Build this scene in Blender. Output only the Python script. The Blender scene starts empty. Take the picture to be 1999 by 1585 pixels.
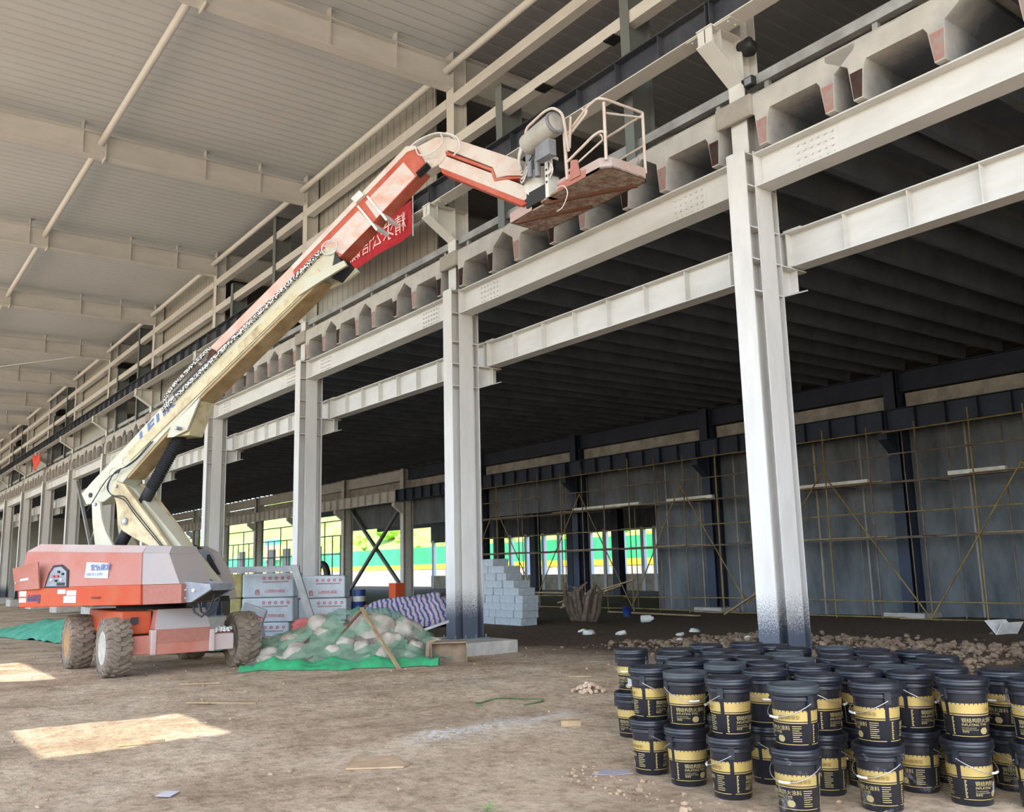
import bpy, bmesh, math, random
from mathutils import Vector, Matrix
random.seed(7)
C = bpy.context.scene.collection
SC = bpy.context.scene
PI = math.pi

# ------------------------------------------------------------------ camera, sky, sun, exposure
CAMZ = 1.65
def cam_rot(yaw, pitch, roll):
    f = Vector((-math.sin(yaw)*math.cos(pitch), math.cos(yaw)*math.cos(pitch), math.sin(pitch)))
    r = Vector((math.cos(yaw), math.sin(yaw), 0.0))
    u = r.cross(f)
    r2 = r*math.cos(roll) + u*math.sin(roll)
    u2 = -r*math.sin(roll) + u*math.cos(roll)
    m = Matrix((r2, u2, -f)).transposed().to_4x4()
    return m
cam = bpy.data.cameras.new('camera')
camo = bpy.data.objects.new('camera', cam); C.objects.link(camo)
camo.matrix_world = Matrix.Translation((0, 0, CAMZ)) @ cam_rot(0.933198, 0.173703, -0.0239753)
cam.sensor_fit = 'HORIZONTAL'; cam.sensor_width = 36.0
cam.lens = 1778.42/1999*36.0
cam.clip_start = 0.1; cam.clip_end = 1500
SC.camera = camo

w = bpy.data.worlds.new('sky'); SC.world = w; w.use_nodes = True
wn = w.node_tree.nodes; wl = w.node_tree.links
for n in list(wn): wn.remove(n)
wo = wn.new('ShaderNodeOutputWorld'); wb = wn.new('ShaderNodeBackground')
sky = wn.new('ShaderNodeTexSky'); sky.sky_type = 'NISHITA'; sky.sun_disc = False
SUN = Vector((8.0, -6.0, 13.46)).normalized()
sky.sun_elevation = math.asin(SUN.z); sky.sun_rotation = math.atan2(SUN.x, SUN.y)
sky.air_density = 1.0; sky.dust_density = 2.0; sky.ozone_density = 1.5
wb.inputs['Strength'].default_value = 0.64
wl.new(sky.outputs[0], wb.inputs[0]); wl.new(wb.outputs[0], wo.inputs[0])

sun = bpy.data.lights.new('sun', 'SUN'); sun.energy = 5.4; sun.angle = math.radians(0.35); sun.color = (1.0, 0.95, 0.86)
suno = bpy.data.objects.new('sun', sun); C.objects.link(suno)
suno.rotation_euler = SUN.to_track_quat('Z', 'Y').to_euler()

SC.view_settings.view_transform = 'Standard'; SC.view_settings.look = 'None'
SC.view_settings.gamma = 1.0; SC.view_settings.use_curve_mapping = False
SC.view_settings.exposure = 0.70

# ------------------------------------------------------------------ helpers
def lin(c):
    return tuple(((v/255)/12.92 if v/255 <= .04045 else (((v/255)+.055)/1.055)**2.4) for v in c) + (1.0,)

def mat(name, col, rough=.7, metal=0.0, col2=None, scale=3.0, amount=1.0, bump=0.0, bscale=20.0, detail=4.0, alpha=1.0, stretch=None, lo=.35, hi=.65, coord='Object', emit=None, spec=.5):
    m = bpy.data.materials.new(name); m.use_nodes = True
    nt = m.node_tree; b = nt.nodes['Principled BSDF']
    b.inputs['Roughness'].default_value = rough; b.inputs['Metallic'].default_value = metal
    b.inputs['Base Color'].default_value = lin(col)
    b.inputs['Specular IOR Level'].default_value = spec
    if alpha < 1: b.inputs['Alpha'].default_value = alpha
    tc = nt.nodes.new('ShaderNodeTexCoord'); src = tc.outputs[coord]
    if stretch:
        mp = nt.nodes.new('ShaderNodeMapping'); mp.inputs['Scale'].default_value = stretch
        nt.links.new(src, mp.inputs[0]); src = mp.outputs[0]
    if col2:
        nz = nt.nodes.new('ShaderNodeTexNoise'); nz.inputs['Scale'].default_value = scale; nz.inputs['Detail'].default_value = detail
        nz.inputs['Roughness'].default_value = .62
        nt.links.new(src, nz.inputs['Vector'])
        rp = nt.nodes.new('ShaderNodeValToRGB'); rp.color_ramp.elements[0].position = lo; rp.color_ramp.elements[1].position = hi
        a = lin(col); c2 = lin(col2)
        rp.color_ramp.elements[0].color = a; rp.color_ramp.elements[1].color = tuple(a[i]*(1-amount)+c2[i]*amount for i in range(3))+(1,)
        nt.links.new(nz.outputs[0], rp.inputs[0]); nt.links.new(rp.outputs[0], b.inputs['Base Color'])
    if bump:
        nb = nt.nodes.new('ShaderNodeTexNoise'); nb.inputs['Scale'].default_value = bscale; nb.inputs['Detail'].default_value = 5
        nt.links.new(src, nb.inputs['Vector'])
        bp = nt.nodes.new('ShaderNodeBump'); bp.inputs['Strength'].default_value = bump; bp.inputs['Distance'].default_value = .02
        nt.links.new(nb.outputs[0], bp.inputs['Height']); nt.links.new(bp.outputs[0], b.inputs['Normal'])
    return m

def ribbed(name, col, axis, pitch, dark=.75, rough=.6, depth=.02, width=.12, col2=None):
    """sheet metal with thin ribs every `pitch` metres along `axis` (object space)"""
    m = mat(name, col, rough, 0, col2, scale=.35, lo=.3, hi=.7)
    nt = m.node_tree; b = nt.nodes['Principled BSDF']
    tc = nt.nodes.new('ShaderNodeTexCoord'); sp = nt.nodes.new('ShaderNodeSeparateXYZ')
    nt.links.new(tc.outputs['Object'], sp.inputs[0])
    d = nt.nodes.new('ShaderNodeMath'); d.operation = 'DIVIDE'; d.inputs[1].default_value = pitch
    nt.links.new(sp.outputs[axis], d.inputs[0])
    fr = nt.nodes.new('ShaderNodeMath'); fr.operation = 'FRACT'; nt.links.new(d.outputs[0], fr.inputs[0])
    pp = nt.nodes.new('ShaderNodeMath'); pp.operation = 'PINGPONG'; pp.inputs[1].default_value = .5; nt.links.new(fr.outputs[0], pp.inputs[0])
    mr = nt.nodes.new('ShaderNodeMapRange'); mr.inputs['From Min'].default_value = 0; mr.inputs['From Max'].default_value = width
    nt.links.new(pp.outputs[0], mr.inputs[0])
    bp = nt.nodes.new('ShaderNodeBump'); bp.inputs['Strength'].default_value = .8; bp.inputs['Distance'].default_value = depth
    nt.links.new(mr.outputs[0], bp.inputs['Height']); nt.links.new(bp.outputs[0], b.inputs['Normal'])
    mx = nt.nodes.new('ShaderNodeMix'); mx.data_type = 'RGBA'; mx.blend_type = 'MULTIPLY'; mx.inputs[0].default_value = 1
    cr = nt.nodes.new('ShaderNodeValToRGB'); cr.color_ramp.elements[0].color = (dark, dark, dark, 1); cr.color_ramp.elements[1].color = (1, 1, 1, 1)
    nt.links.new(mr.outputs[0], cr.inputs[0]); nt.links.new(cr.outputs[0], mx.inputs[7])
    if b.inputs['Base Color'].links:
        nt.links.new(b.inputs['Base Color'].links[0].from_socket, mx.inputs[6])
    else: mx.inputs[6].default_value = lin(col)
    nt.links.new(mx.outputs[2], b.inputs['Base Color'])
    return m

class MB:
    def __init__(s): s.v = []; s.f = []; s.smooth = []
    def add(s, vs, fs, smooth=False):
        o = len(s.v); s.v += [tuple(v) for v in vs]
        for f in fs: s.f.append(tuple(i+o for i in f)); s.smooth.append(smooth)
        return s
    def box(s, x0, x1, y0, y1, z0, z1):
        vs = [(x0,y0,z0),(x1,y0,z0),(x1,y1,z0),(x0,y1,z0),(x0,y0,z1),(x1,y0,z1),(x1,y1,z1),(x0,y1,z1)]
        return s.add(vs, [(0,3,2,1),(4,5,6,7),(0,1,5,4),(1,2,6,5),(2,3,7,6),(3,0,4,7)])
    def obox(s, o, ax, ay, az):
        """box from corner o with three edge vectors"""
        o = Vector(o); ax = Vector(ax); ay = Vector(ay); az = Vector(az)
        vs = [o, o+ax, o+ax+ay, o+ay, o+az, o+ax+az, o+ax+ay+az, o+ay+az]
        fs = [(0,3,2,1),(4,5,6,7),(0,1,5,4),(1,2,6,5),(2,3,7,6),(3,0,4,7)]
        if ax.cross(ay).dot(az) < 0: fs = [f[::-1] for f in fs]
        return s.add(vs, fs)
    def beam(s, p0, p1, w, h, up=(0,0,1)):
        """rectangular bar centred on the line p0-p1"""
        p0 = Vector(p0); p1 = Vector(p1); a = p1-p0; d = a.normalized(); up = Vector(up)
        side = d.cross(up)
        if side.length < 1e-4: side = d.cross(Vector((1,0,0)))
        side.normalize(); u = side.cross(d).normalized()
        return s.obox(p0-side*w/2-u*h/2, a, side*w, u*h)
    def prism(s, poly, o, ux, uy, ext):
        """polygon (2D) in the plane o+ux*x+uy*y, extruded by ext"""
        o = Vector(o); ux = Vector(ux); uy = Vector(uy); ext = Vector(ext); n = len(poly)
        a = sum(poly[i][0]*poly[(i+1)%n][1]-poly[(i+1)%n][0]*poly[i][1] for i in range(n))
        if a * ux.cross(uy).dot(ext) < 0: poly = poly[::-1]
        A = [o+ux*p[0]+uy*p[1] for p in poly]; B = [p+ext for p in A]
        fs = [tuple(range(n))[::-1], tuple(range(n, 2*n))] + [(i, (i+1)%n, (i+1)%n+n, i+n) for i in range(n)]
        return s.add(A+B, fs)
    def tube(s, pts, r, seg=10, cap=True, closed=False):
        pts = [Vector(p) for p in pts]; n = len(pts); rs = r if isinstance(r, (list, tuple)) else [r]*n
        up = None; rings = []
        for i in range(n):
            if closed: d = pts[(i+1)%n]-pts[i-1]
            elif i == 0: d = pts[1]-pts[0]
            elif i == n-1: d = pts[-1]-pts[-2]
            else: d = (pts[i]-pts[i-1]).normalized()+(pts[i+1]-pts[i]).normalized()
            d.normalize()
            if up is None:
                up = Vector((0,0,1)) if abs(d.z) < .9 else Vector((1,0,0))
            side = d.cross(up); side.normalize(); up = side.cross(d).normalized()
            rings.append([pts[i]+(side*math.cos(2*PI*k/seg)+up*math.sin(2*PI*k/seg))*rs[i] for k in range(seg)])
        vs = [v for ring in rings for v in ring]; fs = []
        m = n if closed else n-1
        for i in range(m):
            for k in range(seg):
                a = i*seg+k; b = i*seg+(k+1)%seg; c = ((i+1)%n)*seg+(k+1)%seg; e = ((i+1)%n)*seg+k
                fs.append((a,e,c,b))
        s.add(vs, [f[::-1] for f in fs], True)
        if cap and not closed:
            s.add(rings[0], [tuple(range(seg))[::-1]]); s.add(rings[-1], [tuple(range(seg))])
        return s
    def lathe(s, prof, o=(0,0,0), axis=(0,0,1), seg=24, smooth=True):
        """prof: (radius, height) pairs"""
        o = Vector(o); z = Vector(axis).normalized(); x = z.orthogonal().normalized(); y = z.cross(x)
        vs = []; n = len(prof)
        for r, h in prof:
            for k in range(seg):
                a = 2*PI*k/seg; vs.append(o+z*h+x*(r*math.cos(a))+y*(r*math.sin(a)))
        fs = []
        for i in range(n-1):
            for k in range(seg): fs.append((i*seg+k, i*seg+(k+1)%seg, (i+1)*seg+(k+1)%seg, (i+1)*seg+k))
        s.add(vs, fs, smooth)
        if prof[0][0] > 1e-4: s.add(vs[:seg], [tuple(range(seg))[::-1]])
        if prof[-1][0] > 1e-4: s.add(vs[-seg:], [tuple(range(seg))])
        return s
    def cyl(s, p0, p1, r, seg=12): return s.tube([p0, p1], r, seg)
    def build(s, name, m, parent=None, origin=(0,0,0), bevel=0):
        o0 = Vector(origin); me = bpy.data.meshes.new(name)
        me.from_pydata([tuple(Vector(v)-o0) for v in s.v], [], s.f)
        me.polygons.foreach_set('use_smooth', s.smooth)
        me.materials.append(m); me.update()
        o = bpy.data.objects.new(name, me); C.objects.link(o)
        if parent: o.parent = parent
        else: o.location = o0
        if bevel:
            bv = o.modifiers.new('bevel', 'BEVEL'); bv.width = bevel; bv.segments = 2; bv.limit_method = 'ANGLE'
        return o

def tag(o, label, cat, group=None, kind=None):
    o['label'] = label; o['category'] = cat
    if group: o['group'] = group
    if kind: o['kind'] = kind
    return o
def thing(name, label, cat, loc=(0,0,0), rotz=0, group=None):
    o = bpy.data.objects.new(name, None); C.objects.link(o)
    o.empty_display_size = .1; o.location = loc; o.rotation_euler = (0,0,rotz)
    return tag(o, label, cat, group)
def struct(o): o['kind'] = 'structure'; return o
def dup(src, loc=None, label=None, rotz=None, parent=None):
    r = src.copy(); C.objects.link(r)
    if parent: r.parent = parent
    if loc is not None: r.location = loc
    if rotz is not None: r.rotation_euler = (0,0,rotz)
    if label: r['label'] = label
    for ch in src.children: dup(ch, parent=r)
    return r
NUM = ['first','second','third','fourth','fifth','sixth','seventh','eighth','ninth','tenth','eleventh','twelfth','thirteenth','fourteenth','fifteenth']
def sm(a, b, x):
    t = max(0., min(1., (x-a)/(b-a))); return t*t*(3-2*t)
def gz(x, y):
    return -.3*sm(10, 36, .8*(-x)+.6*y)

# ------------------------------------------------------------------ materials
def column_mat():
    m = mat('column_paint', (216,214,210), .55, col2=(200,197,192), scale=1.2, stretch=(2,2,.5))
    nt = m.node_tree; b = nt.nodes['Principled BSDF']
    tc = nt.nodes.new('ShaderNodeTexCoord'); sp = nt.nodes.new('ShaderNodeSeparateXYZ'); nt.links.new(tc.outputs['Object'], sp.inputs[0])
    nz = nt.nodes.new('ShaderNodeTexNoise'); nz.inputs['Scale'].default_value = 45; nz.inputs['Detail'].default_value = 3
    nt.links.new(tc.outputs['Object'], nz.inputs[0])
    ad = nt.nodes.new('ShaderNodeMath'); ad.operation = 'MULTIPLY_ADD'; ad.inputs[1].default_value = -.9; nt.links.new(nz.outputs[0], ad.inputs[0]); nt.links.new(sp.outputs[2], ad.inputs[2])
    mr = nt.nodes.new('ShaderNodeMapRange'); mr.inputs['From Min'].default_value = .05; mr.inputs['From Max'].default_value = .55
    nt.links.new(ad.outputs[0], mr.inputs[0])
    mx = nt.nodes.new('ShaderNodeMix'); mx.data_type = 'RGBA'; mx.inputs[6].default_value = lin((74,80,92))
    nt.links.new(mr.outputs[0], mx.inputs[0]); nt.links.new(b.inputs['Base Color'].links[0].from_socket, mx.inputs[7])
    nt.links.new(mx.outputs[2], b.inputs['Base Color'])
    return m
M = dict(
    column = column_mat(),
    cream = mat('cream_steel_paint', (214,212,207), .55, col2=(200,198,192), scale=.8, stretch=(1,1,3)),
    white_tube = mat('white_tube_paint', (224,222,216), .5),
    dark_steel = mat('dark_primer_steel', (52,56,66), .55, col2=(84,84,88), scale=1.6, lo=.45, hi=.8),
    grey_steel = mat('grey_green_steel', (108,114,112), .6),
    galv = mat('galvanised_steel', (170,172,170), .45, .2, col2=(140,140,138), scale=2),
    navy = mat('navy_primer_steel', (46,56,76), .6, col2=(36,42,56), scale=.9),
    concrete = mat('precast_concrete', (168,160,150), .9, col2=(128,121,112), scale=1.1, bump=.35, bscale=14, lo=.3, hi=.72),
    tee = mat('precast_tee_concrete_shaded', (108,113,119), .9, col2=(84,89,95), scale=1.1, bump=.35, bscale=14, lo=.3, hi=.72),  # slab concrete darkened to carry the shade of the ground floor ceiling
    concrete_light = mat('pale_concrete', (186,180,170), .9, col2=(150,145,137), scale=2, bump=.3),
    panel = mat('wall_panel_concrete', (108,112,116), .9, col2=(72,76,80), scale=.9, stretch=(1.6,1,.5), lo=.35, hi=.7, bump=.2),
    red_mark = mat('faded_red_paint', (164,108,102), .85, col2=(150,136,128), scale=9, lo=.3, hi=.62),
    deck = ribbed('roof_deck_sheet', (206,210,213), 0, .32, .93, col2=(198,201,203)),
    deck_shaded = ribbed('shaded_roof_sheet', (156,158,160), 0, .42, 1.3, col2=(146,148,150)),  # roof sheet greyed down to hold the upper storey's shade
    sheet = ribbed('corrugated_wall_sheet', (166,164,154), 0, .33, .62),
    rust = mat('rust_brown', (108,70,52), .8),
)
def lit_oversprayed_ends(m, col, y0, y1):
    """pale ends: white overspray plus painted light, against concrete darkened for interior shade"""
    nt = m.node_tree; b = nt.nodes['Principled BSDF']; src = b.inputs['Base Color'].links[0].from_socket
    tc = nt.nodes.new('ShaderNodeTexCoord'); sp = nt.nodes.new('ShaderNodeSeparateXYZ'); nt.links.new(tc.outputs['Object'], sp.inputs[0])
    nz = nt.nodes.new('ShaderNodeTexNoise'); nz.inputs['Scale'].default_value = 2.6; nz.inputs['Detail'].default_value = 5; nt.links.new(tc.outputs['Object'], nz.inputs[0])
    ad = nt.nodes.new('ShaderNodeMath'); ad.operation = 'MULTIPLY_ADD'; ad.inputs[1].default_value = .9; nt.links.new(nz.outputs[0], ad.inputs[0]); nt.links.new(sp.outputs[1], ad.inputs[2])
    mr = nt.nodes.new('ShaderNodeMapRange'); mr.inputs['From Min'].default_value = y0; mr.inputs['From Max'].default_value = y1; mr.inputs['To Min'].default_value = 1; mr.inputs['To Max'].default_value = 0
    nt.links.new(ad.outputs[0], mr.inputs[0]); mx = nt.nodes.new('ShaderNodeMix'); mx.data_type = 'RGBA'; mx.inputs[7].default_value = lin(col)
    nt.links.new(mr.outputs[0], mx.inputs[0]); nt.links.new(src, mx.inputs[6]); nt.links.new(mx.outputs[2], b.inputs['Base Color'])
lit_oversprayed_ends(M['tee'], (186,181,173), .35, 1.15)  # front ends lightened for the hall light as well as overspray
# ------------------------------------------------------------------ ground
def ground_material():
    m = bpy.data.materials.new('dusty_earth'); m.use_nodes = True; nt = m.node_tree; b = nt.nodes['Principled BSDF']
    b.inputs['Roughness'].default_value = .95; b.inputs['Specular IOR Level'].default_value = .15
    tc = nt.nodes.new('ShaderNodeTexCoord')
    def noise(sc, det=6, rough=.6, stretch=None):
        n = nt.nodes.new('ShaderNodeTexNoise'); n.inputs['Scale'].default_value = sc; n.inputs['Detail'].default_value = det; n.inputs['Roughness'].default_value = rough
        if stretch:
            mp = nt.nodes.new('ShaderNodeMapping'); mp.inputs['Scale'].default_value = stretch; mp.inputs['Rotation'].default_value = (0,0,.9)
            nt.links.new(tc.outputs['Object'], mp.inputs[0]); nt.links.new(mp.outputs[0], n.inputs[0])
        else: nt.links.new(tc.outputs['Object'], n.inputs[0])
        return n.outputs[0]
    def ramp(src, stops):
        r = nt.nodes.new('ShaderNodeValToRGB'); e = r.color_ramp.elements
        e[0].position, e[0].color = stops[0][0], stops[0][1]; e[1].position, e[1].color = stops[-1][0], stops[-1][1]
        for p_, c_ in stops[1:-1]:
            q = e.new(p_); q.color = c_
        nt.links.new(src, r.inputs[0]); return r.outputs[0]
    def mix(f, a, c, mode='MIX'):
        x = nt.nodes.new('ShaderNodeMix'); x.data_type = 'RGBA'; x.blend_type = mode
        if isinstance(f, float): x.inputs[0].default_value = f
        else: nt.links.new(f, x.inputs[0])
        for s_, v in ((6, a), (7, c)):
            if isinstance(v, tuple): x.inputs[s_].default_value = v
            else: nt.links.new(v, x.inputs[s_])
        return x.outputs[2]
    base = ramp(noise(.55), [(.3, lin((176,153,126))), (.5, lin((206,184,156))), (.7, lin((222,204,178)))])
    fine = ramp(noise(9, 8, .7), [(.35, (.62,.60,.57,1)), (.55, (1,1,1,1)), (.8, (1.12,1.1,1.08,1))])
    c = mix(1.0, base, fine, 'MULTIPLY')
    clump = ramp(noise(2.6, 7, .68), [(.34, (.78,.75,.72,1)), (.5, (1,1,1,1)), (.72, (1.1,1.08,1.05,1))])
    c = mix(1.0, c, clump, 'MULTIPLY')
    # darker damp patches, stretched like wheel ruts
    damp = ramp(noise(.8, 5, .6, (1, .28, 1)), [(.48, (0,0,0,1)), (.62, (1,1,1,1))])
    dmp = nt.nodes.new('ShaderNodeMath'); dmp.operation = 'MULTIPLY'; dmp.inputs[1].default_value = .35; nt.links.new(damp, dmp.inputs[0])
    c = mix(dmp.outputs[0], c, lin((112,88,68)))
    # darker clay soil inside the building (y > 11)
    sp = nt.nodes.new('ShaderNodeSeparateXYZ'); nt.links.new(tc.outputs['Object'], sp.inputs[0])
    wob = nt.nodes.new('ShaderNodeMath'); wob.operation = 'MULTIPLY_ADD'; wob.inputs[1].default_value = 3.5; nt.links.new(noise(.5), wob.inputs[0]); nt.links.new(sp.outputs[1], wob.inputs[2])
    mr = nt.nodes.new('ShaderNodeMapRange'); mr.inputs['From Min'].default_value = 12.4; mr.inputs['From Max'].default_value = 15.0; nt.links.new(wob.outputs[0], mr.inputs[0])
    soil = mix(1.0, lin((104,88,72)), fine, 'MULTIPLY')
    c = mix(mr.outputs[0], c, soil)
    # line of spilled white powder near the pails
    dx = nt.nodes.new('ShaderNodeMath'); dx.operation = 'MULTIPLY_ADD'; dx.inputs[1].default_value = -.12; dx.inputs[2].default_value = -7.45
    nt.links.new(sp.outputs[1], dx.inputs[0])
    df = nt.nodes.new('ShaderNodeMath'); df.operation = 'SUBTRACT'; nt.links.new(sp.outputs[0], df.inputs[0]); nt.links.new(dx.outputs[0], df.inputs[1])
    wv = nt.nodes.new('ShaderNodeMath'); wv.operation = 'MULTIPLY_ADD'; wv.inputs[1].default_value = 1.3; wv.inputs[2].default_value = -.65; nt.links.new(noise(1.4), wv.inputs[0])
    ad = nt.nodes.new('ShaderNodeMath'); ad.operation = 'ADD'; nt.links.new(df.outputs[0], ad.inputs[0]); nt.links.new(wv.outputs[0], ad.inputs[1])
    ab = nt.nodes.new('ShaderNodeMath'); ab.operation = 'ABSOLUTE'; nt.links.new(ad.outputs[0], ab.inputs[0])
    l1 = nt.nodes.new('ShaderNodeMapRange'); l1.inputs['From Min'].default_value = .3; l1.inputs['From Max'].default_value = .04; nt.links.new(ab.outputs[0], l1.inputs[0])
    yb = nt.nodes.new('ShaderNodeMath'); yb.operation = 'SUBTRACT'; yb.inputs[1].default_value = 5.8; nt.links.new(sp.outputs[1], yb.inputs[0])
    ya = nt.nodes.new('ShaderNodeMath'); ya.operation = 'ABSOLUTE'; nt.links.new(yb.outputs[0], ya.inputs[0])
    l2 = nt.nodes.new('ShaderNodeMapRange'); l2.inputs['From Min'].default_value = 1.4; l2.inputs['From Max'].default_value = .9; nt.links.new(ya.outputs[0], l2.inputs[0])
    spk = ramp(noise(16, 3, .7), [(.42, (0,0,0,1)), (.56, (1,1,1,1))])
    m1 = nt.nodes.new('ShaderNodeMath'); m1.operation = 'MULTIPLY'; nt.links.new(l1.outputs[0], m1.inputs[0]); nt.links.new(l2.outputs[0], m1.inputs[1])
    m2 = nt.nodes.new('ShaderNodeMath'); m2.operation = 'MULTIPLY'; nt.links.new(m1.outputs[0], m2.inputs[0]); nt.links.new(spk, m2.inputs[1])
    c = mix(m2.outputs[0], c, lin((226,222,214)))
    nt.links.new(c, b.inputs['Base Color'])
    bp = nt.nodes.new('ShaderNodeBump'); bp.inputs['Strength'].default_value = .9; bp.inputs['Distance'].default_value = .06
    hh = nt.nodes.new('ShaderNodeMath'); hh.operation = 'ADD'; nt.links.new(noise(5, 8, .72), hh.inputs[0])
    h2 = nt.nodes.new('ShaderNodeMath'); h2.operation = 'MULTIPLY'; h2.inputs[1].default_value = .5; nt.links.new(noise(28, 5, .7), h2.inputs[0]); nt.links.new(h2.outputs[0], hh.inputs[1])
    nt.links.new(hh.outputs[0], bp.inputs['Height']); nt.links.new(bp.outputs[0], b.inputs['Normal'])
    return m
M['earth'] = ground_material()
from mathutils import noise as mn
def gh(x, y):
    """height of the ground surface"""
    d = math.hypot(x, y)
    h = gz(x, y)
    a = 1.0
    h += .035*mn.noise(Vector((x*.7, y*.7, 0)))+.025*mn.noise(Vector((x*2.3, y*2.3, 3)))+(.012*mn.noise(Vector((x*5.5, y*5.5, 6))) if x > -21 and y < 17 else 0)
    # clod ridge inside the building, right of the nearest column
    r = math.exp(-((y-15.2+.15*(x+10))/2.0)**2)*sm(-15.5,-11.5,x)
    h += .16*r + .05*r*mn.noise(Vector((x*3, y*3, 9)))
    # keep the standing places flat
    return h
FLAT = []     # (x, y, r, z): pads kept level under the things that stand on them
def ground_z(x, y):
    h = gh(x, y)
    for fx, fy, fr, fz in FLAT:
        t = sm(fr*1.35, fr*.95, math.hypot(x-fx, y-fy)); h = h*(1-t)+fz*t
    return h
# ------------------------------------------------------------------ ground mesh
FLAT += [(-4.7, 6.35, 2.3, 0.0), (-18.4, 5.05, 2.3, -.08), (-16.42, 10.8, 1.3, -.08), (-8.3, 10.8, 1.1, -.02)]
FLAT += [(-23.4, 17.6, 2.2, -.16), (-7.4, 3.9, .6, .0)]
def axis_pts(a, b, fa, fb, fine, coarse):
    out = [a]
    while out[-1] < b:
        x = out[-1]
        if fa <= x < fb: st = fine
        else:
            dd = (fa-x) if x < fa else (x-fb)
            st = min(coarse, fine+dd*.12)
            if x < fa: st = min(st, max(fine, fa-x))
        out.append(x+st)
    return out
gx = axis_pts(-115, 12, -20.5, -2, .13, 4); gy = axis_pts(-22, 50, .5, 17, .13, 3)
g = MB(); nx = len(gx); ny = len(gy)
vs = [(x, y, ground_z(x, y)) for y in gy for x in gx]
g.add(vs, [(j*nx+i, j*nx+i+1, (j+1)*nx+i+1, (j+1)*nx+i) for j in range(ny-1) for i in range(nx-1)], True)
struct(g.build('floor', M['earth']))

# ------------------------------------------------------------------ the row of columns between the hall and the two-storey bay
BAY = 8.113
def X(k): return -8.30-BAY*k
YC = 10.795                      # centre line of the lower shafts
KMAX = 12
def hsec(mb, cx_, cy_, z0, z1, wx, dy, tf=.022, tw=.014):
    """H section, flanges facing -Y / +Y"""
    mb.box(cx_-wx/2, cx_+wx/2, cy_-dy/2, cy_-dy/2+tf, z0, z1)
    mb.box(cx_-wx/2, cx_+wx/2, cy_+dy/2-tf, cy_+dy/2, z0, z1)
    mb.box(cx_-tw/2, cx_+tw/2, cy_-dy/2+tf, cy_+dy/2-tf, z0, z1)
def make_column():
    t = thing('steel_column', '', 'column', (X(0), YC, .17), group='columns between the hall and the open ground floor')
    o = (0, 0, .17)
    m = MB(); hsec(m, 0, 0, .17, 7.70, .34, .71)
    for s_ in (-1, 1):                          # the crossing section, flanges facing -X / +X
        m.box(s_*.195-.011, s_*.195+.011, -.175, .175, .17, 7.70)
        m.box(min(s_*.007, s_*.184), max(s_*.007, s_*.184), -.008, .008, .17, 7.70)
    m.build('lower_shaft', M['column'], t, o)
    for z in (7.66, 7.15, 6.50, 6.01, 5.52, 2.6, .9):
        p = MB()
        for sx in (-1, 1):
            for sy in (-1, 1):
                p.box(min(sx*.01, sx*.17), max(sx*.01, sx*.17), min(sy*.01, sy*.335), max(sy*.01, sy*.335), z-.01, z+.01)
        if z > 5: p.build('stiffener_plate', M['cream'], t, o)
    m = MB(); hsec(m, 0, -.03, 7.70, 13.42, .30, .36, .018, .012)
    for z in (9.55, 8.86): m.box(-.14, .14, -.19, .13, z-.01, z+.01)
    m.build('upper_shaft', M['cream'], t, o)
    m = MB()                                    # bracket carrying the crane beam (towards the hall)
    y0 = 9.93-YC; y1 = -.21
    m.prism([(y0, 9.55), (y1, 9.55), (y1, 8.86), (y0, 9.30)], (-.008, 0, 0), (0,1,0), (0,0,1), (.016,0,0))
    m.box(-.15, .15, y0-.02, y1, 9.555, 9.578)
    m.prism([(y0-.03, 9.29), (y1, 8.85), (y1, 8.87), (y0-.03, 9.31)], (-.15, 0, 0), (0,1,0), (0,0,1), (.30,0,0))
    m.box(-.14, .14, y0, y0+.012, 9.31, 9.555); m.box(-.14, .14, y0+.2, y0+.212, 9.21, 9.555)
    m.build('bracket', M['cream'], t, o)
    m = MB()                                    # corbel on the ground floor side
    m.box(-.15, .15, .355, .98, 6.01, 6.03); m.prism([(.355, 5.52), (.98, 5.72), (.98, 5.74), (.355, 5.54)], (-.15,0,0), (0,1,0), (0,0,1), (.3,0,0))
    m.prism([(.355, 5.53), (.93, 5.72), (.93, 6.02), (.355, 6.02)], (-.008,0,0), (0,1,0), (0,0,1), (.016,0,0))
    m.box(-.14, .14, .75, .764, 5.67, 6.02)
    m.build('corbel', M['cream'], t, o)
    m = MB()                                    # base plate with bolts
    m.box(-.27, .27, -.44, .44, .17, .195)
    for sx in (-1, 1):
        for sy in (-.38, -.13, .13, .38): m.cyl((sx*.22, sy, .19), (sx*.22, sy, .26), .017, 8)
    m.build('base_plate', M['grey_steel'], t, o)
    return t
def make_plinth():
    m = MB(); m.box(-.95, 1.02, -.72, .62, -.30, .168)
    o = m.build('concrete_plinth', M['concrete_light'], None, (0,0,0), .02)
    tag(o, '', 'plinth', 'plinths under the front columns'); return o
col0 = make_column(); pl0 = make_plinth()
for k in range(-1, KMAX+1):
    nm = 'off the right edge' if k < 0 else NUM[k]+' from the right in the front row'
    lb = 'tall cream steel column with crane bracket, %s' % nm
    if k == 0: lb = 'nearest cream steel column, right of centre, rising behind the stacked black paint pails'
    if k == 1: lb = 'cream steel column on a dusty concrete plinth beside the green netting heap'
    if k == 2: lb = 'cream steel column rising behind the wrapped insulation packs'
    if k == 3: lb = 'cream steel column just right of the lift turntable'
    c_ = col0 if k == 0 else dup(col0, (X(k), YC, .17))
    c_['label'] = lb
    p_ = pl0 if k == 0 else dup(pl0)
    p_.location = (X(k), YC, 0)
    p_['label'] = 'low concrete plinth under the front row column %s' % (NUM[k]+' from the right' if k >= 0 else 'off the right edge')
    if k == 1: p_['label'] = 'dusty concrete plinth with white powder beside the green net heap'

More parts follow.
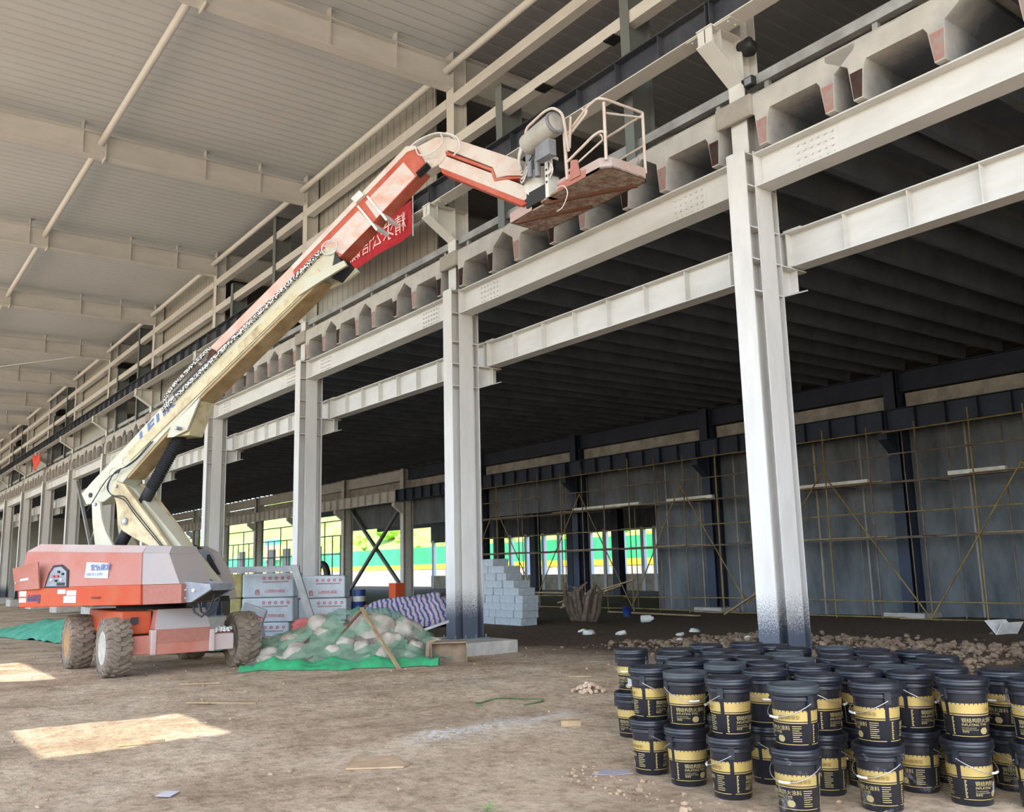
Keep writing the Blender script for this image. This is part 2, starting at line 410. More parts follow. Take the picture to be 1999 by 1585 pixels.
def bayname(k):
    if k < 0: return 'the rightmost bay'
    return 'the %s bay from the right' % NUM[k+1]

# main floor beams between the columns (with splice bolts)
def ibeam_x(m, x0, x1, yc, z0, z1, wf, tf=.02, tw=.012):
    m.box(x0, x1, yc-wf/2, yc+wf/2, z0, z0+tf); m.box(x0, x1, yc-wf/2, yc+wf/2, z1-tf, z1)
    m.box(x0, x1, yc-tw/2, yc+tw/2, z0+tf, z1-tf)
def make_main_beam():
    t = thing('floor_beam', '', 'beam', (X(1), YC, 7.4), group='main floor beams of the front row')
    o = (X(1), YC, 7.4); x0 = X(1)+.21; x1 = X(0)-.21
    m = MB(); ibeam_x(m, x0, x1, YC, 7.13, 7.665, .35, .022)
    # front web plate set close to the flange edge, as on the photo's boxed beam
    m.build('beam_section', M['cream'], t, o)
    for xs in (x0+.95, x1-1.05):
        b = MB(); b.box(xs-.36, xs+.36, YC-.014, YC-.006, 7.19, 7.61)
        b.build('splice_plate', M['cream'], t, o)
        b = MB()
        for i in range(6):
            for j in range(4):
                xx = xs-.29+i*.116; zz = 7.24+j*.105
                b.cyl((xx, YC-.045, zz), (xx, YC-.012, zz), .021, 6)
        b.build('splice_bolts', M['cream'], t, o)
    return t
mb0 = make_main_beam()
def make_runway():
    t = thing('runway_beam', '', 'beam', (X(1), 11.57, 6.3), group='stiffened runway beams inside the front row')
    o = (X(1), 11.57, 6.3); x0 = X(1)+.01; x1 = X(0)-.01
    m = MB(); ibeam_x(m, x0, x1, 11.57, 6.045, 6.62, .30, .018); m.build('beam_section', M['cream'], t, o)
    n = 8
    for i in range(n+1):
        xx = x0+.05+(x1-x0-.1)*i/n
        s_ = MB(); s_.box(xx-.006, xx+.006, 11.44, 11.70, 6.063, 6.60); s_.build('web_stiffener', M['cream'], t, o)
    s_ = MB(); s_.box(x1-.34, x1-.02, 11.42, 11.72, 6.622, 6.645)
    s_.box(x0+.02, x0+.34, 11.42, 11.72, 6.622, 6.645)
    s_.build('end_cleat', M['cream'], t, o)
    return t
rb0 = make_runway()
def make_crane_beam():
    t = thing('crane_beam', '', 'beam', (X(1), 10.15, 9.8), group='dark crane beams along the hall')
    o = (X(1), 10.15, 9.8); x0 = X(1)+.01; x1 = X(0)-.01; yc = 10.15
    m = MB(); m.box(x0, x1, yc-.008, yc+.008, 9.60, 10.03); m.box(x0, x1, yc-.15, yc+.15, 10.03, 10.05); m.box(x0, x1, yc-.02, yc+.02, 10.05, 10.11)
    m.build('web_and_rail', M['dark_steel'], t, o)
    m = MB(); m.box(x0, x1, yc-.16, yc+.16, 9.58, 9.60); m.build('bottom_flange', M['cream'], t, o)
    for i in range(9):
        xx = x0+.03+(x1-x0-.06)*i/8
        s_ = MB(); s_.box(xx-.006, xx+.006, yc-.14, yc+.14, 9.60, 10.03); s_.build('web_stiffener', M['dark_steel'], t, o)
    m = MB()
    for xa in (x0, x1-.45):
        m.box(xa+.02, xa+.43, yc-.14, yc+.14, 9.566, 9.58)
        for i in (0.1, .33):
            for s_ in (-.08, .08): m.cyl((xa+i, yc+s_, 9.545), (xa+i, yc+s_, 9.567), .018, 6)
    m.build('bolted_end_plate', M['cream'], t, o)
    return t
cb0 = make_crane_beam()
def shift(src, k, label, extra=0):
    lo = src.location
    return dup(src, (lo.x-BAY*k, lo.y, lo.z), label)
for k in range(-1, KMAX):
    for src, txt in ((mb0, 'cream main beam under the concrete slabs'), (rb0, 'cream stiffened runway beam inside the columns'), (cb0, 'dark crane beam with pale bottom flange')):
        lb = '%s, in %s' % (txt, bayname(k))
        if k == 0: src['label'] = lb
        else: shift(src, k, lb)

# upper girts, posts, sill channel
def simple_x(name, label, cat, group, k, m, y, z, fn):
    mb = MB(); fn(mb, X(k+1), X(k)); o = mb.build(name, m, None, (X(k+1), y, z)); tag(o, label, cat, group); return o
def girt(z):
    def fn(m, a, b):
        a += .16; b -= .16
        m.box(a, b, 10.58, 10.592, z, z+.24); m.box(a, b, 10.592, 10.80, z, z+.012); m.box(a, b, 10.592, 10.80, z+.228, z+.24); m.box(a, b, 10.788, 10.80, z+.012, z+.04)
    return fn
for k in range(-1, KMAX):
    simple_x('wall_girt', 'upper cream wall girt under the roof tube, in '+bayname(k), 'girt', 'upper girts of the front row', k, M['cream'], 10.6, 12.2, girt(12.12))
    simple_x('wall_girt', 'lower cream wall girt above the crane beam, in '+bayname(k), 'girt', 'lower girts of the front row', k, M['cream'], 10.6, 11.1, girt(11.08))
    def sill(m, a, b):
        a += .17; b -= .17
        m.box(a, b, 10.66, 10.675, 8.74, 8.90); m.box(a, b, 10.675, 10.80, 8.885, 8.90); m.box(a, b, 10.675, 10.80, 8.74, 8.755)
        for i in range(5):
            xx = a+.3+(b-a-.6)*i/4; m.box(xx-.04, xx+.04, 10.70, 10.78, 8.5, 8.74)
    simple_x('sill_channel', 'grey steel sill channel along the slab edge, in '+bayname(k), 'channel', 'sill channels over the slab edge', k, M['galv'], 10.68, 8.5, sill)
def post_mesh(z1):
    m = MB(); m.box(-.11, .11, 10.55, 10.562, 8.5, z1); m.box(-.11, .11, 11.068, 11.08, 8.5, z1); m.box(-.006, .006, 10.562, 11.068, 8.5, z1); m.box(-.11, .11, 10.55, 11.08, z1-.012, z1)
    return m
for k in (0, 2, 4, 6, 8, 10):
    for j, (dx, z1) in enumerate(((1.95, 11.72), (5.80, 12.9))):
        o = post_mesh(z1).build('wind_post', M['grey_steel'], None, (0, 0, 8.5)); o.location = (X(k+1)+dx, 0, 8.5)
        tag(o, 'grey-green post behind the crane beam, %s one in %s' % (('left', 'right')[j], bayname(k)), 'post', 'grey posts in the open upper bays')
        r = random.random()
# corrugated sheet panels closing every second upper bay
for k in (1, 3, 5, 7, 9, 11):
    m = MB(); x0 = X(k+1)-.1; x1 = X(k)-1.3
    m.box(x0, x1, 11.0, 11.04, 8.52, 13.40)
    o = m.build('wall_%d' % (k//2+1), M['sheet'], None, (0, 0, 0)); struct(o)

# ------------------------------------------------------------------ precast double-tee floor units
def tee_mesh(y0, y1, half=1.014, marks=True):
    prof = [(-half,8.50),(half,8.50),(half,8.42),(.68,8.19),(.635,7.68),(.50,7.68),(.445,8.12),(.40,8.20),(-.40,8.20),(-.445,8.12),(-.50,7.68),(-.635,7.68),(-.68,8.19),(-half,8.42)]
    # concave profile: split into convex pieces
    m = MB()
    pcs = [[(-half,8.50),(-half,8.42),(-.68,8.19),(-.68,8.50)], [(half,8.42),(half,8.50),(.68,8.50),(.68,8.19)], [(-.68,8.50),(-.68,8.20),(.68,8.20),(.68,8.50)]]
    n = len(prof)
    A = [Vector((p[0], y0, p[1])) for p in prof]; B = [Vector((p[0], y1, p[1])) for p in prof]
    m.add(A+B, [tuple(range(n)), tuple(range(n, 2*n))[::-1]] + [(i, i+n, (i+1)%n+n, (i+1)%n) for i in range(n)])
    return m
def make_tee():
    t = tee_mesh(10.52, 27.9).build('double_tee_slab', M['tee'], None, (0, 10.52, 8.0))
    tag(t, '', 'floor slab', 'precast double-tee floor slabs')
    return t
tee0 = make_tee()
def red(parent, sx):
    m = MB(); m.prism([(.505,7.70),(.628,7.70),(.655,8.08),(.465,8.08)] if sx > 0 else [(-.505,7.70),(-.628,7.70),(-.655,8.08),(-.465,8.08)], (0, 10.515, 0), (1,0,0), (0,0,1), (0,.006,0))
    o = m.build('red_end_mark', M['red_mark'], parent, (0, 10.52, 8.0)); o['label'] = 'faded red paint mark on the rib end'
rnd = random.Random(3)
first = True
for k in range(-1, KMAX):
    for j in range(4):
        xc = X(k+1)+1.014+j*BAY/4
        if k == -1: xc = X(k+1)+ (1.03, 2.6, 4.8, 6.9)[j]
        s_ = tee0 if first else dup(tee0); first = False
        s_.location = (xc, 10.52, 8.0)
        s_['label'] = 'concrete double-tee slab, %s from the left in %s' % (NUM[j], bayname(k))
        for sx in (-1, 1):
            if k < 6 and rnd.random() < .6: red(s_, sx)
# concrete infill round the columns between the outer tees
m = MB(); m.box(X(KMAX)-.2, X(-1)+2.4, 10.60, 27.9, 8.50, 8.58); o = m.build('floor_topping', M['concrete_light'], None, (-50, 19, 8.5)); struct(o)
m0 = None
for k in range(0, KMAX):
    m = MB(); m.box(-.36, .33, 10.47, 10.56, 8.20, 8.55)
    o = m.build('concrete_patch', M['concrete'], None, (0, 10.5, 8.2), .03); o.location = (X(k), 10.5, 8.2)
    tag(o, 'rough concrete patch on the slab edge at the %s column from the right' % NUM[k], 'patch', 'closure patches at the columns')

# ------------------------------------------------------------------ roof
YL = -13.0
def make_rafter():
    t = thing('roof_rafter', '', 'rafter', (X(0), 10.5, 12.55), group='rafters across the hall roof')
    o = (X(0), 10.5, 12.55); x = X(0)
    m = MB(); m.box(x-.14, x+.14, YL, 10.56, 12.53, 12.55); m.box(x-.14, x+.14, YL, 10.56, 13.16, 13.18); m.box(x-.006, x+.006, YL, 10.56, 12.55, 13.16)
    m.build('rafter_section', M['cream'], t, o)
    for y in (9.15, 7.55, 4.35, 1.2, -2.2, -5.5, -9, -12.5):
        s_ = MB(); s_.box(x-.10, x+.10, y-.01, y+.01, 12.55, 13.44); s_.box(x-.10, x-.09, y-.01, y+.07, 12.55, 13.44); s_.build('purlin_post', M['cream'], t, o)
    for y in (4.9, -.9):
        s_ = MB(); s_.box(x-.2, x+.2, y-.012, y+.012, 12.46, 13.24); s_.build('splice_plate', M['cream'], t, o)
    return t
rf0 = make_rafter()
def make_strut():
    m = MB(); m.tube([(X(1)+.02, 0, 12.95), (X(0)-.02, 0, 12.95)], .085, 14)
    o = m.build('roof_tube', M['white_tube'], None, (X(1), 0, 12.95)); tag(o, '', 'roof tube', 'white tubes bracing the roof rafters'); return o
st0 = make_strut(); fst = True
for k in range(-1, KMAX+1):
    if k >= 0:
        lb = 'cream roof rafter landing on the column %s from the right' % NUM[k]
        if k == 0: rf0['label'] = lb
        else: dup(rf0, (X(k), 10.5, 12.55), lb)
    if k < KMAX:
        for y, w_ in ((10.47, 'over the column row'), (4.81, 'across the middle of the roof'), (-.9, 'near the open hall side')):
            if y < 0 and k > 1: continue
            s_ = st0 if fst else dup(st0); fst = False
            s_.location = (X(k+1), y, 12.95); s_['label'] = 'white roof tube %s, in %s' % (w_, bayname(k))
# rafters over the upper storey
for k in range(0, KMAX+1):
    m = MB(); x = X(k); m.box(x-.14, x+.14, 10.98, 28.2, 12.53, 12.55); m.box(x-.14, x+.14, 10.98, 28.2, 13.40, 13.42); m.box(x-.006, x+.006, 10.98, 28.2, 12.55, 13.40)
    o = m.build('upper_floor_rafter', M['cream'], None, (x, 11, 12.5)); tag(o, 'cream rafter over the upper storey behind the column %s from the right' % NUM[k], 'rafter', 'rafters over the upper storey')
# roof deck with two roof openings per the sun patches
holes = [(-2.62, -3.38), (-11.2, -3.1)]
def deck():
    m = MB(); z0, z1 = 13.44, 13.50
    struct(MB().box(-108.0, 10.0, 10.9, 46.4, z0, z1).build('ceiling_upper', M['deck_shaded']))
    xs = sorted({-108.0, 10.0, -3.62, -1.75, -13.9, -9.75}); ys = sorted({YL, 10.9, -4.3, -2.5, -3.85, -2.75})
    def open_(xm, ym):
        return (-3.62 < xm < -1.75 and -4.3 < ym < -2.5) or (-13.9 < xm < -9.75 and -3.85 < ym < -2.75)
    for i in range(len(xs)-1):
        for j in range(len(ys)-1):
            if not open_((xs[i]+xs[i+1])/2, (ys[j]+ys[j+1])/2): m.box(xs[i], xs[i+1], ys[j], ys[j+1], z0, z1)
    return m
struct(deck().build('ceiling', M['deck']))

# ------------------------------------------------------------------ far side of the ground floor
YF = 28.0
def make_far_col():
    t = thing('navy_column', '', 'column', (X(0), YF, -.1), group='columns of the far row')
    o = (0, 0, -.1)
    m = MB(); hsec(m, 0, 0, -.1, 7.68, .40, .7)
    for s_ in (-1, 1): m.box(s_*.2-.011, s_*.2+.011, -.175, .175, -.1, 7.68)
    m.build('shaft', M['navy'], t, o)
    m = MB(); m.prism([(-.35, 4.95), (-.35, 5.62), (-.95, 5.62), (-.95, 5.4)], (-.16,0,0), (0,1,0), (0,0,1), (.32,0,0)); m.build('bracket', M['navy'], t, o)
    return t
fc0 = make_far_col()
fpl = MB().box(-.7, .7, -.7, .34, -.45, -.1).build('concrete_plinth', M['concrete_light'], None, (0,0,0), .02); tag(fpl, '', 'plinth', 'plinths under the far columns')
for k in range(0, KMAX+1):
    c_ = fc0 if k == 0 else dup(fc0)
    c_.location = (X(k), YF, -.1)
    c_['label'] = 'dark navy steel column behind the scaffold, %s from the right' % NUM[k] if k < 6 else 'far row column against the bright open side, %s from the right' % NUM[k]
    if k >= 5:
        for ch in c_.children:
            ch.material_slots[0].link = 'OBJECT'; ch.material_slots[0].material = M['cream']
    p_ = fpl if k == 0 else dup(fpl)
    p_.location = (X(k), YF, 0); p_['label'] = 'concrete footing under the far row column %s from the right' % NUM[k]
def make_far_runway():
    t = thing('far_runway_beam', '', 'beam', (X(1), 27.4, 6.0), group='navy runway beams of the far row')
    o = (X(1), 27.4, 6.0); x0 = X(1)+.01; x1 = X(0)-.01
    m = MB(); ibeam_x(m, x0, x1, 27.35, 5.66, 6.36, .34, .018); m.build('beam_section', M['navy'], t, o)
    for i in range(9):
        xx = x0+.05+(x1-x0-.1)*i/8; s_ = MB(); s_.box(xx-.008, xx+.008, 27.2, 27.5, 5.68, 6.34); s_.build('web_stiffener', M['navy'], t, o)
    return t
fr0 = make_far_runway()
for k in range(-1, KMAX):
    lb = 'stiffened runway beam of the far row, in %s' % bayname(k)
    if k == 0: fr0['label'] = lb
    else:
        q_ = shift(fr0, k, lb)
        if k >= 5:
            for ch in q_.children: ch.material_slots[0].link = 'OBJECT'; ch.material_slots[0].material = M['cream']
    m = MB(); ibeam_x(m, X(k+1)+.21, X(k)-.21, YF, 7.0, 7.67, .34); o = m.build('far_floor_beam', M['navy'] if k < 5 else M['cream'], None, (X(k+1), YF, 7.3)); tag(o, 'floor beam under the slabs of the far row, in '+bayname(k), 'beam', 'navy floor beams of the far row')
    m = MB(); m.box(X(k+1)+.32, X(k)-.32, 28.1, 28.3, 6.37, 6.96); o = m.build('concrete_lintel', M['concrete_light'], None, (X(k+1), 28.2, 6.6)); tag(o, 'pale concrete lintel above the dark runway beam, in '+bayname(k), 'lintel', 'lintels of the far row')
# precast panels closing the far row (structure), open below in the bays further left
def wallbox(name, *a, mt=None):
    m = MB(); m.box(*a); return struct(m.build(name, mt or M['panel']))
wallbox('wall_far_right', -28.05, 9.8, 28.36, 28.52, -.6, 6.6)
for k in (3, 4, 5):
    x0 = X(k+1)+.25; x1 = min(X(k)-.25, 1e9)
    if k == 2: x1 = -28.05
    wallbox('wall_far_%d' % k, x0-.25, x1+.25, 28.36, 28.52, 4.25, 6.6)
wallbox('wall_far_7', X(3), -28.05, 28.36, 28.52, 4.15, 6.6)
wallbox('wall_far_8', X(6), X(5), 28.36, 28.52, 4.6, 6.6) if False else None
# panel joints
for i, xx in enumerate([v for v in [9.8-1.86*j for j in range(0, 21)]]):
    if xx < -28: break
    o = MB().box(xx-.03, xx+.03, 28.34, 28.36, -.5, 6.2).build('trim_%d' % (i+1), M['concrete']); struct(o)
# upper storey walls, gable ends, and the third bay behind
wallbox('wall_upper_far', -106.5, 9.8, 28.5, 28.6, 8.58, 13.44, mt=M['sheet'])
wallbox('wall_right', 9.8, 9.95, 10.6, 46.4, -.6, 13.44, mt=M['panel'])  # out of view, added to keep the ground floor dark
wallbox('wall_left', -107.6, -107.4, YL, 28.6, -.6, 13.44, mt=M['sheet'])
wallbox('ceiling_back_bay', -76, 9.8, 28.6, 46.4, 8.2, 8.5, mt=M['concrete'])
# back wall of the third bay with its window band
wallbox('wall_back_low', -76, 9.8, 46.2, 46.4, -.6, .9, mt=M['concrete_light'])
wallbox('wall_back_high', -76, 9.8, 46.2, 46.4, 4.0, 8.5)
wallbox('wall_back_right', -44.0, 9.8, 46.2, 46.4, .9, 4.0)
white_mull = mat('white_mullion', (206,212,222), .6)
for i, xx in enumerate([-75.6, -73.2, -70.4, -67.8, -65.4, -63.1, -60.9, -58.6, -56.6, -54.9, -52.9, -51.2, -49.3, -47.2, -46.0]):
    o = MB().box(xx-.16, xx+.16, 46.15, 46.45, -.5, 4.2).build('window_post', white_mull, None, (xx, 46.3, -.5)); tag(o, 'pale window post seen through the scaffold opening, %s from the left' % NUM[i], 'post', 'pale posts of the back window band')
for i, xx in enumerate([X(3), X(4), X(5), X(6), -53., -45.]):
    o = MB().box(xx-.3, xx+.3, 37.6, 38.1, -.5, 8.2).build('back_bay_column', M['navy'], None, (xx, 38, -.5)); tag(o, 'dark column standing in the back bay, %s from the right' % NUM[i], 'column', 'columns in the back bay')
for i, (z, yy) in enumerate(((6.2, 34), (5.0, 40), (7.2, 37))):
    o = MB().box(-75, 9, yy-.15, yy+.15, z, z+.5).build('back_bay_beam', M['navy'], None, (-30, yy, z)); tag(o, 'dark beam high in the back bay behind the opening, %s from the front' % ('nearest','farthest','middle')[i], 'beam', 'beams in the back bay')
# window frames standing in the open bays on the left
def make_frame(k):
    m = MB(); x0 = X(k+1)+.25; x1 = X(k)-.25; y = 28.25
    for z in (5.05, 4.02, 2.75, 1.3, .2): m.box(x0, x1, y-.03, y+.03, z-.04, z+.04)
    n = 6
    for i in range(n+1):
        xx = x0+(x1-x0)*i/n; m.box(xx-.035, xx+.035, y-.03, y+.03, -.25, 5.05 if i % 3 == 0 else 4.02)
    o = struct(m.build('window_%d' % (k-5), M['grey_steel']))
for k in range(6, 11): make_frame(k)
for i, (x0, x1) in enumerate(((-58.9, -57.9), (-63.4, -62.5), (-69.3, -68.2), (-72.2, -71.2), (-79., -78.))):
    o = MB().box(x0, x1, 28.5, 28.7, -.3, 3.4).build('pale_pier', white_mull, None, ((x0+x1)/2, 28.6, -.3)); tag(o, 'pale upright panel in the open far side, %s from the right' % NUM[i], 'panel', 'pale upright panels at the far side')
# cross bracing and small struts
def brace(name, pts, label, mt=M['grey_steel'], r=.09, cat='brace', group=None):
    m = MB(); 
    for a, b in pts: m.beam(a, b, r*2, r*2)
    c_ = pts[0][0]; o = m.build(name, mt, None, c_); tag(o, label, cat, group); return o
brace('cross_brace', [((-56.7, 27.85, -.1), (-49.2, 27.85, 5.5))], 'long grey diagonal brace rising right in the open bay left of the scaffold')
brace('cross_brace', [((-56.6, 28.1, 5.6), (-49.2, 28.1, .2))], 'long dark diagonal brace falling right in the open bay left of the scaffold')
brace('hall_brace', [((X(6)+.24, 10.9, 7.0), (X(5)-.24, 10.9, .3))], 'grey diagonal brace behind the tail of the lift boom', M['galv'], .07)
brace('hall_brace', [((X(6)+.24, 11.1, .3), (X(5)-.24, 11.1, 7.0))], 'grey diagonal brace crossing the other one behind the lift tail', M['galv'], .07)
# ------------------------------------------------------------------ boom lift
LT = Vector((-18.15, 4.9, 0)); LD = Vector((.8812, .4728, 0)); LN = Vector((-.4728, .8812, 0)); UZ = Vector((0,0,1))
def LP(s, l, z): return LT + LD*s + LN*l + UZ*z
M.update(
    orange = mat('lift_orange', (180,66,24), .65, col2=(178,82,44), scale=3),
    orange_dust = mat('lift_orange_overspray', (174,120,108), .75, col2=(172,94,72), scale=1.6, lo=.42, hi=.75, bump=.05),
    pink_dust = mat('lift_white_overspray', (184,170,166), .75, col2=(184,150,140), scale=1.2),
    grey_dust = mat('lift_grey_overspray', (158,152,150), .8, col2=(166,154,148), scale=1.4),
    rose_dust = mat('lift_brown_overspray', (162,108,94), .8, col2=(154,98,84), scale=14),
    boom = mat('boom_cream', (192,190,170), .55, col2=(182,174,144), scale=1.5, lo=.45, hi=.75),
    boom_worn = mat('boom_cream_worn', (198,186,150), .65, col2=(156,132,94), scale=3.2, lo=.45, hi=.72),
    pink_rail = mat('faded_pink_rail', (212,156,138), .65, col2=(216,182,168), scale=2),
    underside = mat('tan_dusty_underside', (176,154,116), .75, col2=(146,120,82), scale=3),
    fly = mat('fly_boom_orange', (176,66,40), .6, col2=(188,104,84), scale=2.2),
    decal = mat('worn_pale_decal', (206,192,184), .7, col2=(208,148,124), scale=2.4, lo=.45, hi=.75, stretch=(1,1,2)),
    jib = mat('jib_white_overspray', (204,194,184), .6, col2=(196,160,144), scale=3.2, lo=.45, hi=.8),
    white = mat('dusty_white', (226,224,218), .6, col2=(198,196,190), scale=5),
    black = mat('black_rubber', (38,38,40), .6),
    steel = mat('plain_steel_grey', (150,154,160), .5, .2, col2=(128,130,136), scale=4),
    tire = mat('muddy_tyre', (136,122,106), .9, col2=(104,92,80), scale=4, bump=.3, bscale=30),
    rim_y = mat('muddy_rim', (170,132,84), .85, col2=(140,110,76), scale=8),
    rim_w = mat('dusty_rim', (190,184,170), .8, col2=(160,152,138), scale=8),
    carrier = mat('cable_carrier', (224,222,214), .6, col2=(46,46,46), scale=38, lo=.47, hi=.53, detail=0),
    sticker = mat('white_sticker', (196,196,202), .5), blue = mat('lettering_navy', (44,52,96), .5), bluegrey = mat('worn_blue_lettering', (96,112,150), .6),
    dirty = mat('dirty_platform_underside', (176,160,144), .9, col2=(132,100,84), scale=9, lo=.38, hi=.62, bump=.4),
    grey_paint = mat('pale_grey_paint', (186,184,176), .6, col2=(160,156,148), scale=3),
    red = mat('red_lettering', (196,60,66), .6),
)
def text_mesh(body, m, parent, origin, o, ux, uy, size, name, ext=.007, align='LEFT', shear=0, sx=1.0, wrap=None, bold=.0):
    cu = bpy.data.curves.new(name, 'FONT'); cu.body = body; cu.size = size; cu.extrude = 0; cu.align_x = align; cu.shear = shear; cu.offset = size*bold; cu.resolution_u = 2
    to = bpy.data.objects.new(name, cu); C.objects.link(to)
    dg = bpy.context.evaluated_depsgraph_get(); me = bpy.data.meshes.new_from_object(to.evaluated_get(dg))
    bpy.data.objects.remove(to); bpy.data.curves.remove(cu)
    o = Vector(o); ux = Vector(ux); uy = Vector(uy); nn = ux.cross(uy); org = Vector(origin)
    for v in me.vertices:
        if wrap:
            rad, a0, zoff, taper = wrap; zz = v.co.y; r_ = rad+taper*(zoff+zz)+.0015
            a = a0+v.co.x*sx/rad; v.co = Vector((math.cos(a)*r_, math.sin(a)*r_, zoff+zz))
        else: v.co = o+ux*(v.co.x*sx)+uy*v.co.y+nn*ext-org
    me.materials.clear(); me.materials.append(m)
    ob = bpy.data.objects.new(name, me); C.objects.link(ob)
    if parent: ob.parent = parent
    return ob
FLIFT = (-18.15, 4.9, -.08)
lift = thing('boom_lift', 'orange and cream telescopic boom lift standing on the bare earth, boom raised right', 'boom lift', FLIFT)
def part(mb, name, m, parent=lift, bevel=0, label=None):
    o = mb.build(name, m, parent, FLIFT, bevel)
    if label: o['label'] = label
    return o
def sp(poly, l0, l1):
    """prism of an (s, z) polygon between two lateral offsets"""
    return MB().prism(poly, LP(0, l0, 0), LD, UZ, LN*(l1-l0))
# --- wheels
def tire_mesh():
    m = MB(); m.lathe([(.27,-.185),(.40,-.21),(.455,-.195),(.472,-.14),(.472,.14),(.455,.195),(.40,.21),(.27,.185)], (0,0,0), (0,1,0), 40)
    N = 20
    for i in range(N):
        for sgn in (-1, 1):
            a0 = 2*PI*(i+(.5 if sgn > 0 else 0))/N
            st = [(.0, 0.0, .508), (.07, 0.0, .508), (.14, .13, .503), (.203, .13, .49), (.218, .13, .43)]
            w_ = .088; ring = []
            for y, da, ro in st:
                ri = ro-.045 if ro > .46 else .40
                for aa, r in ((a0+da-w_, ri), (a0+da-w_*.8, ro), (a0+da+w_*.8, ro), (a0+da+w_, ri)):
                    ring.append((math.cos(aa)*r, sgn*y, math.sin(aa)*r))
            fs = []
            for j in range(len(st)-1):
                for q in range(4): fs.append((j*4+q, j*4+(q+1)%4, (j+1)*4+(q+1)%4, (j+1)*4+q))
            e = (len(st)-1)*4; fs += [(3,2,1,0), (e, e+1, e+2, e+3)]
            if sgn < 0: fs = [f[::-1] for f in fs]
            m.add(ring, [f[::-1] for f in fs])
    return m
def rim_mesh():
    return MB().lathe([(.285,-.192),(.27,-.195),(.262,-.10),(.25,-.06),(.15,-.05),(.135,-.09),(.10,-.10),(.06,-.12),(0,-.12)], (0,0,0), (0,1,0), 32)
tyre0 = tire_mesh().build('wheel', M['tire'], lift)
rim0 = rim_mesh().build('rim', M['rim_w'], tyre0)
bolt = MB()
for i in range(9):
    a = 2*PI*i/9; bolt.cyl((math.cos(a)*.19, -.075, math.sin(a)*.19), (math.cos(a)*.19, -.045, math.sin(a)*.19), .014, 6)
bolt.build('wheel_nuts', M['steel'], rim0)
def at_local(o, x, y, z, rx=0): o.location = Vector((x, y, z))-Vector(FLIFT); o.rotation_euler = (0, rx, 0)
at_local(tyre0, -17.28, 4.06, .42)
w2 = dup(tyre0, parent=lift); at_local(w2, -19.5, 3.92, .42, .4)
for c_ in w2.children:
    if c_.name.startswith('rim'): c_.data = c_.data.copy(); c_.data.materials[0] = M['rim_y']
w3 = dup(tyre0, parent=lift); at_local(w3, -17.28, 6.33, .42, .2); w3.rotation_euler = (0, .2, 0)
w4 = dup(tyre0, parent=lift); at_local(w4, -19.62, 6.12, .42, .7)
w2['label'] = 'muddy tyre with tan rim, left rear'
# --- chassis
m = MB(); m.box(-20.0, -16.86, 4.62, 5.60, .27, .70)
m.add([(-20.0,4.62,.70),(-16.86,4.62,.70),(-16.86,5.60,.70),(-20,5.60,.70),(-19.9,4.68,1.03),(-16.98,4.68,1.03),(-16.98,5.52,1.03),(-19.9,5.52,1.03)], [(0,3,2,1),(4,5,6,7),(0,1,5,4),(1,2,6,5),(2,3,7,6),(3,0,4,7)])
part(m, 'chassis', M['orange_dust'], bevel=.015)
m = MB(); m.box(-16.862, -16.85, 4.66, 5.57, .47, .70); part(m, 'end_plate', M['rose_dust'])
m = MB(); m.add([(-16.852,4.64,.70),(-16.852,5.59,.70),(-16.97,5.52,1.04),(-16.97,4.69,1.04),(-16.87,4.64,.70),(-16.87,5.59,.70),(-16.99,5.52,1.04),(-16.99,4.69,1.04)], [(0,1,2,3),(4,7,6,5),(0,4,5,1),(3,2,6,7),(0,3,7,4),(1,5,6,2)])
part(m, 'sloped_cover', M['grey_dust'])
m = MB(); m.box(-19.6, -17.15, 4.12, 4.64, .62, 1.02); part(m, 'side_body', M['orange'], bevel=.03)
m = MB(); m.box(-17.12, -17.10, 4.28, 4.40, .80, .92); part(m, 'dark_port', M['black'])
for xa in (-17.3, -19.62):
    part(MB().box(xa-.25, xa+.36, 5.60, 6.02, .28, .58), 'axle_beam', M['orange_dust'], bevel=.02); m = MB(); m.box(xa-.25, xa+.36, 4.28, 4.62, .28, .60); part(m, 'axle_beam', M['orange_dust'], bevel=.02)
    part(MB().box(xa+.30, xa+.46, 5.58, 5.68, .27, .66), 'steering_knuckle', M['pink_dust'], bevel=.02); m = MB(); m.box(xa+.30, xa+.46, 4.56, 4.66, .27, .70); part(m, 'steering_knuckle', M['pink_dust'], bevel=.02)
    m = MB(); part(m.cyl((xa, 4.35, .42), (xa, 4.1, .42), .14, 16), 'drive_hub', M['steel']); part(MB().cyl((xa, 6.0, .42), (xa, 6.2, .42), .14, 16), 'drive_hub', M['steel'])
m = MB(); m.box(-17.05, -16.9, 5.66, 6.04, .28, .56); part(m, 'axle_guard', M['pink_dust'], bevel=.01)
